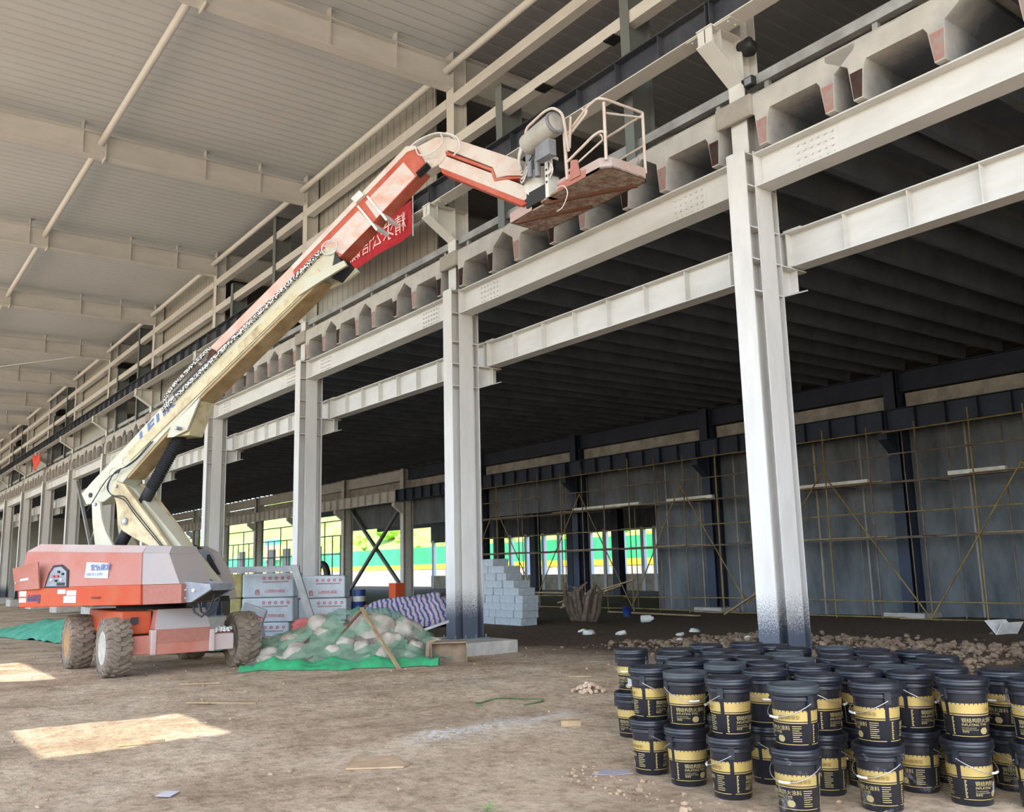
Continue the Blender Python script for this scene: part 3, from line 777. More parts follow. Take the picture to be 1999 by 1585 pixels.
# --- turntable
m = MB(); m.lathe([(.62,1.0),(.62,1.12),(.70,1.12),(.70,1.16)], (-18.15,4.9,0), (0,0,1), 40); part(m, 'slew_ring', M['black'])
part(sp([(-2.0,1.13),(1.75,1.15),(1.75,1.24),(-2.0,1.24)], -.95, .15), 'turntable_deck', M['black'])
hood = part(sp([(-2.22,1.10),(.90,1.135),(.88,1.48),(-2.30,1.46)], -1.10, -.34), 'hood_lower_band', M['orange'], bevel=.015)
part(sp([(.90,1.135),(1.80,1.16),(1.79,1.485),(.88,1.48)], -1.06, -.34), 'hood_rear_band', M['rose_dust'], bevel=.01)
def frus(b0, b1, z0a, z0b, t0, t1, z1a, z1b, l0, l1, tl0, tl1):
    P_ = [LP(b0,l0,z0a), LP(b1,l0,z0b), LP(b1,l1,z0b), LP(b0,l1,z0a), LP(t0,tl0,z1a), LP(t1,tl0,z1b), LP(t1,tl1,z1b), LP(t0,tl1,z1a)]
    return MB().add(P_, [(0,3,2,1),(4,5,6,7),(0,1,5,4),(1,2,6,5),(2,3,7,6),(3,0,4,7)])
part(frus(-2.25,.88,1.462,1.482, -2.15,.84,2.13,2.03, -1.09,-.34, -1.06,-.34), 'hood_side', M['orange_dust'])
part(frus(.881,1.76,1.482,1.487, .841,1.46,2.03,2.0, -1.07,-.34, -1.04,-.34), 'hood_rear_side', M['grey_dust'])
part(frus(-2.15,.84,2.132,2.032, -1.96,.80,2.27,2.16, -1.06,-.34, -.92,-.34), 'hood_top', M['pink_dust'])
part(frus(.845,1.46,2.032,2.002, .805,1.40,2.16,2.13, -1.04,-.34, -.92,-.34), 'hood_rear_top', M['grey_dust'])
fh = part(sp([(-2.0,1.13),(1.1,1.15),(.95,1.62),(.62,2.05),(.30,2.18),(-1.9,2.2)], .36, 1.10), 'far_hood', M['grey_dust'], bevel=.03)
part(sp([(.98,1.62),(1.04,1.62),(.70,2.07),(.36,2.21),(.30,2.19),(.64,2.04)], .60, .68), 'far_hood_seal', M['black'])
part(MB().tube([LP(.1,.5,1.75), LP(.75,.5,1.75)], .36, 20), 'engine_tank', M['steel'])
door = part(MB().add([LP(-2.30,-1.14,1.41), LP(-1.62,-1.16,1.44), LP(-1.52,-1.30,1.93), LP(-2.20,-1.30,1.82), LP(-2.30,-1.11,1.41), LP(-1.62,-1.13,1.44), LP(-1.52,-1.27,1.93), LP(-2.20,-1.27,1.82)], [(0,1,2,3),(4,7,6,5),(0,4,5,1),(3,2,6,7),(0,3,7,4),(1,5,6,2)]), 'side_door', M['orange_dust'], label='orange flap door standing open')
part(MB().cyl(LP(-2.22,-1.20,1.56), LP(-2.22,-1.16,1.56), .03, 14), 'door_lock', M['steel'], door)
part(sp([(-2.08,1.58),(-1.86,1.60),(-1.86,1.645),(-2.08,1.625)], -1.215, -1.205), 'door_label', M['sticker'], door)
cp = part(sp([(-1.56,1.45),(-1.46,1.72),(-1.34,1.86),(-1.12,1.87),(-.94,1.76),(-.92,1.45)], -1.105, -1.09), 'control_panel', M['black'])
part(sp([(-1.5,1.48),(-1.40,1.72),(-1.30,1.82),(-1.12,1.83),(-.98,1.74),(-.96,1.48)], -1.115, -1.104), 'control_face', M['steel'], cp)
for i, (s_, z_, mt) in enumerate(((-1.28,1.66,'red'),(-1.16,1.74,'black'),(-1.05,1.70,'black'),(-1.22,1.58,'black'),(-1.08,1.60,'white'),(-1.34,1.60,'white'),(-1.18,1.66,'red'))):
    part(MB().cyl(LP(s_,-1.115,z_), LP(s_,-1.145,z_), .022, 10), 'button', M[mt], cp)
part(sp([(-1.2,1.49),(-1.0,1.49),(-1.0,1.545),(-1.2,1.545)], -1.125, -1.114), 'display', M['black'], cp)
st = part(sp([(-.52,1.62),(.07,1.60),(.09,1.87),(-.48,1.90)], -1.088, -1.082), 'rental_sticker', M['sticker'])
st.location = Vector(st.location)-LN*.01
text_mesh('宏信建发', M['bluegrey'], st, FLIFT, LP(-.36,-1.094,1.755), LD, UZ, .125, 'sticker_lettering', bold=.02)
text_mesh('400-921-0391', M['bluegrey'], st, FLIFT, LP(-.46,-1.094,1.655), LD, UZ, .075, 'sticker_lettering')
text_mesh('660SJ', M['blue'], hood, FLIFT, LP(-2.0,-1.102,1.215), LD, UZ, .165, 'model_lettering', bold=.035)
for a, b, c_, d_ in ((-1.19,-.98,1.34,1.42),(-1.02,-.70,1.18,1.30),(-.95,-.70,1.31,1.40),(-2.22,-2.03,1.30,1.40),(-2.22,-2.03,1.19,1.27)):
    part(sp([(a,c_),(b,c_),(b,d_),(a,d_)], -1.106, -1.1), 'warning_label', M['sticker'], hood)
part(MB().tube([LP(-.28,-1.10,1.27), LP(-.27,-1.13,1.27), LP(-.09,-1.13,1.27), LP(-.08,-1.10,1.27)], .012, 8), 'latch_handle', M['rust'], hood)
part(sp([(1.66,1.53),(2.33,1.47),(2.36,1.38),(1.92,1.17),(1.70,1.16)], -.96, -.90), 'side_plate', M['steel'], bevel=.005)
part(sp([(1.66,1.53),(2.33,1.47),(2.36,1.38),(1.92,1.17),(1.70,1.16)], -.44, -.40), 'side_plate', M['steel'])
part(sp([(2.24,1.36),(2.34,1.36),(2.34,1.47),(2.24,1.48)], -.90, -.44), 'front_crossbar', M['steel'])
part(sp([(1.70,1.17),(1.92,1.18),(2.34,1.37),(2.24,1.42),(1.80,1.30)], -.88, -.46), 'belly_plate', M['black'])
for s_, z_ , r_ in ((1.98,1.37,.03),(1.80,1.38,.012),(1.80,1.24,.012)): part(MB().cyl(LP(s_,-.96,z_), LP(s_,-.985,z_), r_, 12), 'plate_bolt', M['white'])
for k in range(2):
    part(MB().tube([LP(1.75,-.75+.16*k,1.2), LP(1.85,-.80+.16*k,1.0), LP(2.0,-.78+.16*k,.92), LP(2.12,-.72+.16*k,1.05), LP(2.16,-.66+.16*k,1.32)], .018, 8), 'hose', M['black'])
# --- lower links
part(sp([(-1.36,3.05),(-1.25,3.09),(-1.14,3.05),(-1.07,2.74),(-.94,2.48),(-.72,2.2),(-.62,1.9),(-1.2,1.9),(-1.21,2.25),(-1.31,2.65)], -.33, -.27), 'tension_link', M['boom'], bevel=.01)
part(sp([(-1.36,3.05),(-1.25,3.09),(-1.14,3.05),(-1.07,2.74),(-.94,2.48),(-.72,2.2),(-.62,1.9),(-1.2,1.9),(-1.21,2.25),(-1.31,2.65)], .27, .33), 'tension_link', M['boom_worn'])
tear = [(-.76,3.45),(-.85,3.37),(-.82,3.22),(-.71,3.02),(-.64,2.64),(-.5,2.48),(-.19,2.33),(.25,2.16),(.9,1.75),(1.3,1.40),(1.52,1.40),(.61,2.24),(.33,2.54),(-.24,3.09),(-.53,3.37)]
part(sp(tear, -.32, -.24), 'riser_plate', M['boom_worn'], bevel=.012)
part(sp(tear, .24, .32), 'riser_plate', M['boom_worn'])
part(sp([(-.80,3.42),(-.50,3.30),(.48,2.44),(1.62,1.38),(1.34,1.26),(.10,2.22),(-.62,2.98)], -.10, .235), 'riser_arm', M['boom'], bevel=.02)
part(sp([(.1,2.0),(.6,2.0),(1.3,1.3),(.6,1.3)], -.2, .1), 'riser_arm_brace', M['boom'])
for s_, z_, r_ in ((-.43,2.66,.07),(-1.24,3.02,.035),(-.70,3.34,.035),(.80,4.34,.035)): 
    part(MB().cyl(LP(s_,-.36,z_), LP(s_,-.2,z_), r_, 20), 'pivot_pin', M['steel'])
    part(MB().cyl(LP(s_,-.372,z_), LP(s_,-.355,z_), r_*.55, 16), 'pin_cap', M['white'])
# --- lift cylinder with bellows
cy0 = LP(-1.0,0,2.1); cy1 = LP(.68,0,4.42); ax = (cy1-cy0).normalized(); Lc = (cy1-cy0).length
part(MB().cyl(cy0, cy0+ax*(Lc*.52), .115, 20), 'lift_cylinder', M['black'])
prof = []
for i in range(27):
    h_ = Lc*.52+i*(Lc*.44)/26; prof += [(.085, h_), (.125, h_+.018)]
part(MB().lathe(prof, cy0, ax, 18, False), 'rod_bellows', M['black'])
# --- main boom
base = part(sp([(-1.82,3.26),(-1.55,3.48),(-.64,4.15),(.36,4.90),(1.30,5.50),(4.08,7.36),(4.28,7.30),(4.22,6.98),(3.96,6.81),(1.33,5.03),(.25,4.22),(-.55,3.56),(-.90,3.22),(-1.19,3.07),(-1.66,3.04)], -.2, .2), 'base_boom', M['boom'], bevel=.012)
part(sp([(-.62,3.98),(3.9,6.98),(4.0,6.86),(-.5,3.83)], -.225, -.2), 'side_rib', M['boom_worn'], base)
part(sp([(-.58,3.53),(.25,4.20),(1.33,5.01),(3.94,6.78),(3.98,6.75),(1.36,4.97),(.28,4.16),(-.56,3.49)], -.19, .20), 'underside_plate', M['underside'], base)
part(sp([(.45,4.20),(.62,4.20),(.95,4.30),(1.25,4.90),(.55,4.42)], -.235, -.2), 'cylinder_bracket', M['boom'], base)
part(sp([(.40,4.22),(.92,4.22),(1.20,4.86),(.60,4.42)], -.15, .2), 'cylinder_bracket', M['boom_worn'], base)
part(MB().cyl(LP(-1.55,-.215,3.22), LP(-1.55,-.198,3.22), .05, 16), 'pin_hole', M['black'], base)
def ring(s0, z0, rr_, nm='access_ring'):
    part(MB().tube([LP(s0+math.cos(a)*rr_, -.203, z0+math.sin(a)*rr_) for a in [2*PI*i/20 for i in range(20)]], .006, 6, False, True), nm, M['boom_worn'], base)
ring(-.62, 3.82, .10); ring(-1.25, 3.35, .07); ring(-.95, 3.6, .12)
part(MB().beam(LP(-.82,-.202,3.62), LP(-.76,-.202,3.70), .03, .01, LN), 'slot', M['black'], base)
for i, (ch, s_, z_, w_) in enumerate((('I',-.28,4.13,1.0),('F',-.08,4.28,1.0),('I',.14,4.44,1.0),('IK',.30,4.57,1.0))):
    dv = (LD*.80+UZ*.60).normalized(); uv = (UZ*.80-LD*.60).normalized()
    text_mesh(ch, M['bluegrey'], base, FLIFT, LP(s_,-.203,z_), dv, uv, .27, 'boom_lettering', shear=.3, sx=1.7, bold=.03)
part(sp([(.3,4.77),(.33,4.70),(4.02,7.24),(4.0,7.31)], -.27, -.205), 'cable_carrier', M['carrier'])
loop = [LP(1.35,-.22,5.60), LP(1.0,-.22,5.40), LP(.55,-.22,5.10), LP(.36,-.22,4.95), LP(.30,-.22,4.86)]
part(MB().tube([LP(1.42,-.2,5.83), LP(1.0,-.2,5.54), LP(.5,-.2,5.17), LP(.33,-.2,4.98), LP(.36,-.2,4.84)], .042, 6), 'carrier_loop', M['carrier'])
part(sp([(.55,4.98),(1.5,5.60),(1.45,5.68),(.52,5.06)], -.2, 0), 'carrier_gap', M['black'])
part(sp([(1.30,5.68),(3.62,7.22),(3.56,7.42),(1.30,5.88)], -.08, .10), 'hose_rail', M['pink_rail'])
part(sp([(1.24,5.66),(1.40,5.62),(1.46,5.80),(1.34,5.86)], -.1, .12), 'rail_stop', M['rust'])
fly = part(sp([(3.35,6.92),(3.30,7.05),(5.76,8.82),(5.95,8.84),(6.12,8.52),(6.02,8.38),(5.90,8.29),(4.39,7.17),(3.9,6.85)], -.15, .15), 'fly_boom', M['fly'], bevel=.008)
part(sp([(3.32,7.06),(3.28,7.15),(5.74,8.92),(5.90,8.90),(5.95,8.83),(5.76,8.81)], -.165, .165), 'fly_top_strip', M['jib'], fly)
part(sp([(4.88,8.06),(5.68,8.64),(5.92,8.33),(5.12,7.72)], -.156, -.148), 'worn_decal', M['decal'], fly)
part(sp([(3.98,7.40),(4.74,7.94),(5.02,7.62),(4.40,7.18)], -.156, -.148), 'worn_decal', M['decal'], fly)
for s_ in (4.72, 4.92):
    part(sp([(s_,8.15+(s_-4.92)*.72),(s_+.03,8.17+(s_-4.92)*.72),(s_+.45,7.64+(s_-4.92)*.72),(s_+.41,7.62+(s_-4.92)*.72)], -.18, .18), 'boom_strap', M['white'], fly)
part(sp([(4.62,8.16),(4.80,8.28),(4.90,8.18),(4.72,8.06)], -.22, .0), 'hose_clamp', M['white'], fly)
m = MB(); m.tube([LP(4.18+math.cos(a)*.17, -.24, 7.32+math.sin(a)*.13) for a in [2*PI*i/18 for i in range(18)]], .012, 6, False, True); part(m, 'hose_coil', M['white'], fly)
part(sp([(3.95,7.0),(4.25,7.25),(4.45,6.98),(4.2,6.76)], -.19, .19), 'boom_head', M['black'], base)
part(sp([(3.6,6.80),(4.50,7.02),(4.56,6.92),(4.0,6.72),(3.5,6.52)], -.25, -.2), 'guide_horn', M['boom'], base)
part(sp([(3.9,6.80),(4.48,7.0),(4.54,6.92),(4.2,6.76),(3.9,6.70)], .14, .2), 'guide_horn', M['boom'], base)
# --- knee and jib
part(sp([(5.82,8.86),(6.30,8.98),(6.60,8.92),(6.52,8.60),(6.40,8.48),(6.10,8.38),(5.95,8.45)], -.12, .12), 'knee_joint', M['jib'], bevel=.015)
jb = part(sp([(6.50,8.93),(6.74,8.83),(8.03,8.13),(7.95,7.92),(7.66,7.98),(7.47,7.98),(7.40,8.18),(6.52,8.70)], -.13, .13), 'jib_upper_arm', M['jib'], bevel=.01)
part(sp([(6.50,8.68),(7.40,8.165),(7.46,7.965),(7.66,7.965),(7.94,7.905),(7.94,7.88),(7.6,7.93),(7.42,7.94),(7.36,8.13),(6.50,8.62)], -.12, .12), 'jib_arm_edge', M['fly'], jb)
part(sp([(6.30,8.66),(6.46,8.62),(8.02,7.72),(8.06,7.56),(7.94,7.50),(6.36,8.42)], -.10, .10), 'jib_lower_arm', M['jib'], bevel=.01)
part(sp([(6.40,8.40),(7.94,7.497),(8.0,7.44),(7.9,7.42),(6.42,8.30)], -.10, .12), 'jib_lower_edge', M['fly'])
prof = []
for i in range(8): prof += [(.045, i*.035), (.075, i*.035+.016)]
part(MB().lathe(prof, LP(5.98,-.16,8.33), (LD*.75+UZ*.5), 14, False), 'knee_bellows', M['black'])
def hose(pts, r=.016, mt='white', seg=7, name='hose'):
    # smooth through the points (Catmull-Rom)
    P_ = [Vector(p) for p in pts]; out = []
    for i in range(len(P_)-1):
        a = P_[max(i-1,0)]; b = P_[i]; c_ = P_[i+1]; d_ = P_[min(i+2, len(P_)-1)]
        for k in range(6):
            t = k/6; out.append(.5*((2*b)+(c_-a)*t+(2*a-5*b+4*c_-d_)*t*t+(3*b-a-3*c_+d_)*t**3))
    out.append(P_[-1]); return part(MB().tube(out, r, seg), name, M[mt])
for k in range(4):
    hose([LP(5.6,-.1+.05*k,8.80), LP(5.95,-.14+.06*k,8.98+.02*k), LP(6.3,-.1+.05*k,9.06), LP(6.55,-.1+.05*k,8.98), LP(6.7,-.08+.05*k,8.86)], .015)
hose([LP(5.95,-.2,8.86), LP(6.05,-.24,8.66), LP(6.3,-.26,8.62), LP(6.5,-.22,8.80), LP(6.45,-.18,8.98)], .013)
hose([LP(6.55,-.18,8.98), LP(6.8,-.24,8.80), LP(6.85,-.24,8.60), LP(6.7,-.2,8.52)], .013)
# hoses on the tail and down the riser
for k in range(2):
    hose([LP(.1-.05*k,-.24,4.16), LP(-.2-.04*k,-.27,3.88), LP(-.45-.05*k,-.3,3.72), LP(-.80-.02*k,-.3,3.62-.03*k), LP(-.92-.03*k,-.34,3.35), LP(-.78,-.36,3.17), LP(-.45,-.36,3.12-.06*k), LP(-.2,-.36,2.88-.06*k), LP(.25,-.36,2.48-.06*k), LP(.8,-.36,1.98-.03*k), LP(1.35,-.34,1.5-.03*k)], .010, 'black')
hose([LP(-.72,-.28,3.62), LP(-1.0,-.3,3.5), LP(-1.35,-.3,3.1), LP(-1.5,-.3,2.9)], .010, 'black')
for k in range(2):
    hose([LP(.75+.25*k,-.2,2.12-.1*k), LP(1.0+.25*k,-.24,1.95-.1*k), LP(1.2+.2*k,-.26,1.65-.05*k), LP(1.6+.1*k,-.24,1.52)], .016, 'steel')
# --- platform rotator
part(sp([(7.92,8.08),(8.18,7.98),(8.26,7.62),(8.10,7.50),(7.98,7.62)], -.13, .13), 'leveling_link', M['white'], bevel=.01)
rx, ry = -10.78, 8.72
part(MB().cyl((rx, ry, 7.55), (rx, ry, 7.95), .13, 20), 'rotator', M['white'])
part(MB().box(rx-.30, rx+.36, ry-.13, ry+.02, 7.36, 7.60), 'rotator_mount', M['black'])
m = MB(); m.box(rx+.32, rx+.40, ry-.22, ry+.0, 7.30, 8.0)
part(m, 'mount_upright', M['white'])
for i in range(3): part(MB().cyl((rx+.36, ry-.225, 7.55+i*.1), (rx+.36, ry-.219, 7.55+i*.1), .022, 12), 'upright_hole', M['black'])
part(MB().cyl((rx+.18, ry-.25, 7.70), (rx+.18, ry-.25, 8.0), .05, 14), 'valve', M['steel'])
part(MB().cyl((rx+.45, ry-.2, 7.78), (rx+.45, ry+.05, 7.78), .12, 16), 'motor', M['black'])
for k in range(9):
    a = .35+.2*k; rr_ = .16+.02*(k % 5)
    hose([(rx-.45, ry-.12, 8.02-.015*k), (rx-.2, ry-.24, 7.93-.02*k), (rx+.05+.02*k, ry-.3, 8.02+.02*k), (rx+.3, ry-.32, 8.12+.03*math.sin(k)), (rx+.50+.01*k, ry-.28, 7.95-.03*k), (rx+.42, ry-.2, 7.75-.02*k)], .011, 'white' if k % 3 else 'black')
for k in range(5):
    hose([(rx-.30-.02*k, ry-.2, 8.02), (rx-.18, ry-.32, 8.16+.03*k), (rx+.10+.04*k, ry-.36, 8.30+.02*k), (rx+.42+.03*k, ry-.34, 8.14+.02*k), (rx+.55, ry-.26, 7.86-.03*k), (rx+.40, ry-.22, 7.66)], .014, 'white')
part(MB().cyl((rx+.05, ry-.3, 7.72), (rx+.05, ry-.3, 7.98), .045, 14), 'valve_block', M['steel'])
part(MB().box(rx-.12, rx+.02, ry-.26, ry-.12, 7.95, 8.25), 'mount_arm', M['steel'], bevel=.01)
# --- platform basket
pf = part(MB().prism([(-11.62,8.66),(-10.70,8.66),(-10.66,8.56),(-10.16,8.50),(-9.20,8.50),(-9.06,8.62),(-9.08,9.32),(-9.16,9.40),(-11.52,9.40),(-11.66,9.30)], (0,0,7.30), (1,0,0), (0,1,0), (0,0,.03)), 'basket_floor', M['dirty'])
outl = [(-10.16,8.50),(-9.20,8.50),(-9.06,8.62),(-9.08,9.32),(-9.16,9.40),(-11.52,9.40),(-11.66,9.30),(-11.62,8.66),(-10.98,8.62)]
m = MB()
for a, b in zip(outl[:-1], outl[1:]): m.obox((a[0],a[1],7.30), (b[0]-a[0],b[1]-a[1],0), Vector((b[1]-a[1],-(b[0]-a[0]),0)).normalized()*-.015, (0,0,.17))
part(m, 'toe_board', M['pink_dust'], pf)
m = MB()
for a, b in (((-10.16,8.497),(-9.5,8.497)),): m.obox((a[0],a[1]-.004,7.29), (b[0]-a[0],0,0), (0,.008,0), (0,0,.12))
part(m, 'orange_toe_patch', M['orange_dust'], pf)
for a, b in (((-11.5,8.7),(-10.3,9.3)),((-10.6,8.6),(-9.3,9.35))): part(MB().beam((a[0],a[1],7.28), (b[0],b[1],7.28), .05, .04), 'floor_brace', M['rust'], pf)
def rail(pts, r=.022, mt='jib', name='guard_rail'):
    P_ = [Vector(p) for p in pts]
    if len(P_) > 2:
        out = [P_[0]]
        for i in range(1, len(P_)-1):            # round every bend of the tube
            a, b, c_ = P_[i-1], P_[i], P_[i+1]; q = min(.09, (b-a).length*.45, (c_-b).length*.45)
            s_, e_ = b+(a-b).normalized()*q, b+(c_-b).normalized()*q
            for k in range(6):
                t = k/5; out.append(s_*(1-t)**2+b*2*t*(1-t)+e_*t*t)
        P_ = out+[P_[-1]]
    return part(MB().tube(P_, r, 10), name, M[mt], pf)
rail([(-9.08,8.53,7.4), (-9.08,8.53,8.30)], .024, name='corner_post'); rail([(-9.10,9.34,7.4), (-9.10,9.34,8.38)], .024, name='corner_post')
rail([(-9.92,8.50,7.4), (-9.90,8.44,8.36)], .028, name='corner_post'); rail([(-9.80,8.46,7.85), (-9.68,8.40,8.30)], .02)
rail([(-9.85,8.46,8.10), (-9.35,8.48,8.36), (-9.18,8.50,8.40), (-9.08,8.55,8.36), (-9.10,9.34,8.38)])
rail([(-9.08,8.56,8.14), (-9.10,9.34,8.30)], .018)
rail([(-9.88,8.46,8.02), (-9.58,8.46,8.16), (-9.42,8.47,8.24), (-9.40,8.48,8.30), (-9.5,8.48,8.36)])
rail([(-9.92,8.48,7.66), (-9.30,8.50,7.86), (-9.16,8.52,7.88), (-9.08,8.56,7.84)]); rail([(-9.92,8.50,7.52), (-9.14,8.54,7.74)], .016)
rail([(-9.14,8.53,7.74), (-9.12,8.50,7.79), (-9.16,8.50,7.82)], .012)
rail([(-9.95,9.38,8.34), (-9.10,9.34,8.34)]); rail([(-9.95,9.38,7.85), (-9.10,9.34,7.85)], .018)
rail([(-10.45,8.18,8.22), (-10.50,8.16,8.30), (-10.44,8.16,8.38), (-9.98,8.14,8.44), (-9.80,8.16,8.43), (-9.66,8.22,8.30), (-9.66,8.26,8.12), (-9.80,8.44,7.8)])
rail([(-10.45,8.18,8.22), (-10.35,8.3,8.18)])
part(MB().prism([(-9.84,7.35),(-9.60,7.35),(-9.66,7.62),(-9.80,7.66)], (0,8.49,0), (1,0,0), (0,0,1), (0,-.02,0)), 'gusset_plate', M['orange_dust'], pf)
hose([(-10.15,8.46,7.33), (-9.95,8.44,7.30), (-9.86,8.44,7.15), (-9.98,8.44,6.98), (-10.12,8.44,6.95)], .008, 'white', name='loose_wire')
rg = part(MB().tube([(-9.4,9.2,7.45), (-9.3,9.15,7.52), (-9.2,9.22,7.5), (-9.12,9.2,7.62)], [.05,.07,.06,.04], 8), 'knotted_rag', M['grey_dust'])
# grey drum strapped to the rail (rests on the lift's basket)
dr = thing('drum', 'long pale grey drum lying across the near rail of the lift basket', 'drum', (-10.2, 8.22, 8.2))
a = Vector((-10.62, 8.27, 8.16)); b = Vector((-9.86, 8.27, 8.26))
MB().lathe([(.0,0),(.13,0),(.165,.03),(.17,.06),(.17,.70),(.165,.74),(.13,.76),(0,.76)], a, (b-a).normalized(), 28).build('drum_body', M['grey_paint'], dr, (-10.2,8.22,8.2))
MB().lathe([(.172,0),(.178,.01),(.178,.04),(.172,.05)], a+(b-a)*.92, (b-a).normalized(), 28).build('drum_band', M['steel'], dr, (-10.2,8.22,8.2))
cb_ = MB().box(-10.36,-10.02,8.24,8.38,7.80,8.06).build('drum_bracket', M['steel'], dr, (-10.2,8.22,8.2))
# pebbles spilled in the axle tray
pb = MB(); r9 = random.Random(5)
def rock(m, c, r, rnd_, sq=.8):
    bm = bmesh.new(); bmesh.ops.create_icosphere(bm, subdivisions=1, radius=1)
    q = Matrix.Rotation(rnd_.random()*6, 3, Vector((rnd_.random(), rnd_.random(), rnd_.random()+.1)).normalized())
    vs = [q @ (v.co*(r*(.75+.5*rnd_.random()))) for v in bm.verts]; fs = [tuple(v.index for v in f.verts) for f in bm.faces]; bm.free()
    m.add([(v.x+c[0], v.y+c[1], v.z*sq+c[2]) for v in vs], fs)
for i in range(46): rock(pb, (-17.05+r9.random()*.2, 5.70+r9.random()*.3, .60+r9.random()*.07), .028, r9)
tag(pb.build('loose_gravel', M['white'], None, (-17, 5.8, .58)), 'small heap of white stones lying on the lift axle', 'gravel', kind='stuff')

# ------------------------------------------------------------------ red banner hung under the crane beam
bn = thing('banner', 'red cloth banner with white lettering behind the lift boom, seen reversed', 'banner', (-19.2, 9.95, 9.5))
m = MB(); N = 26
top = []; bot = []
for i in range(N+1):
    t = i/N; x = -17.08-5.2*t; y = 9.94+.03*math.sin(t*17)
    top.append((x, y, 9.93-.04*math.sin(PI*t))); bot.append((x, y+.02*math.sin(t*11), 9.12-.05*math.sin(PI*t)))
m.add(top+bot, [(i, i+1, i+1+N+1, i+N+1) for i in range(N)], True)
cl = m.build('banner_cloth', mat('banner_red', (196,40,54), .8, col2=(176,34,46), scale=3), bn, (-19.2,9.95,9.5))
sd = cl.modifiers.new('thickness', 'SOLIDIFY'); sd.thickness = .004
MB().cyl((-17.05,9.96,9.05), (-17.05,9.96,10.10), .014, 8).build('banner_pole', M['cream'], bn, (-19.2,9.95,9.5))
# the lettering faces the building, so it reads reversed from the hall
text_mesh('精求公信诚展品', mat('banner_lettering', (226,200,196), .7), bn, (-19.2,9.95,9.5), (-17.25,9.89,9.30), (-1,0,0), (0,0,1), .50, 'banner_lettering', ext=.0, sx=1.1)
bn2 = MB()
NN = 12
top = [(X(7)+2.2-2.6*i/NN, 9.84+.05*math.sin(i), 9.55-.35*math.sin(PI*i/NN)) for i in range(NN+1)]; bot = [(X(7)+2.2-2.6*i/NN, 9.86+.05*math.sin(i*1.3), 8.9-.6*math.sin(PI*i/NN)) for i in range(NN+1)]
bn2.add(top+bot, [(i, i+1, i+NN+2, i+NN+1) for i in range(NN)], True)
o = bn2.build('banner', mat('banner_orange', (220,72,50), .8), None, (X(7), 9.85, 9.2)); sd = o.modifiers.new('thickness', 'SOLIDIFY'); sd.thickness = .004
tag(o, 'crumpled orange-red banner sagging below the crane beam at the far left', 'banner')
# ------------------------------------------------------------------ paint pails
M.update(
    pail = mat('pail_black_plastic', (30,31,38), .32, col2=(38,38,44), scale=6),
    pail_dusty = mat('pail_black_dusty', (34,34,40), .4, col2=(150,150,156), scale=9, lo=.56, hi=.8),
    lid = mat('pail_lid_black', (26,28,34), .35, col2=(42,45,52), scale=5, lo=.45, hi=.75),
    lid_dust = mat('pail_lid_dusty', (38,42,46), .5, col2=(62,68,70), scale=5),
    gold = mat('gold_print', (196,170,104), .42, .3, col2=(182,156,92), scale=4),
    goldtxt = mat('gold_lettering', (176,158,106), .5),
    dark_txt = mat('dark_print_on_gold', (112,92,44), .5),
    wire = mat('wire_handle', (190,190,192), .35, .8),
)
HB = .372
def rad(z): return .132+.020*(z/HB)            # body radius at height z
def arc_band(m, a0, a1, z0, z1, off=.0012, notch=False, seg=None):
    n = seg or max(3, int(abs(a1-a0)/.09))
    vs = []; fs = []
    for i in range(n+1):
        a = a0+(a1-a0)*i/n
        for z in (z0, z1): r = rad(z)+off; vs.append((math.cos(a)*r, math.sin(a)*r, z))
    for i in range(n): fs.append((2*i, 2*i+2, 2*i+3, 2*i+1))
    m.add(vs, fs, True)
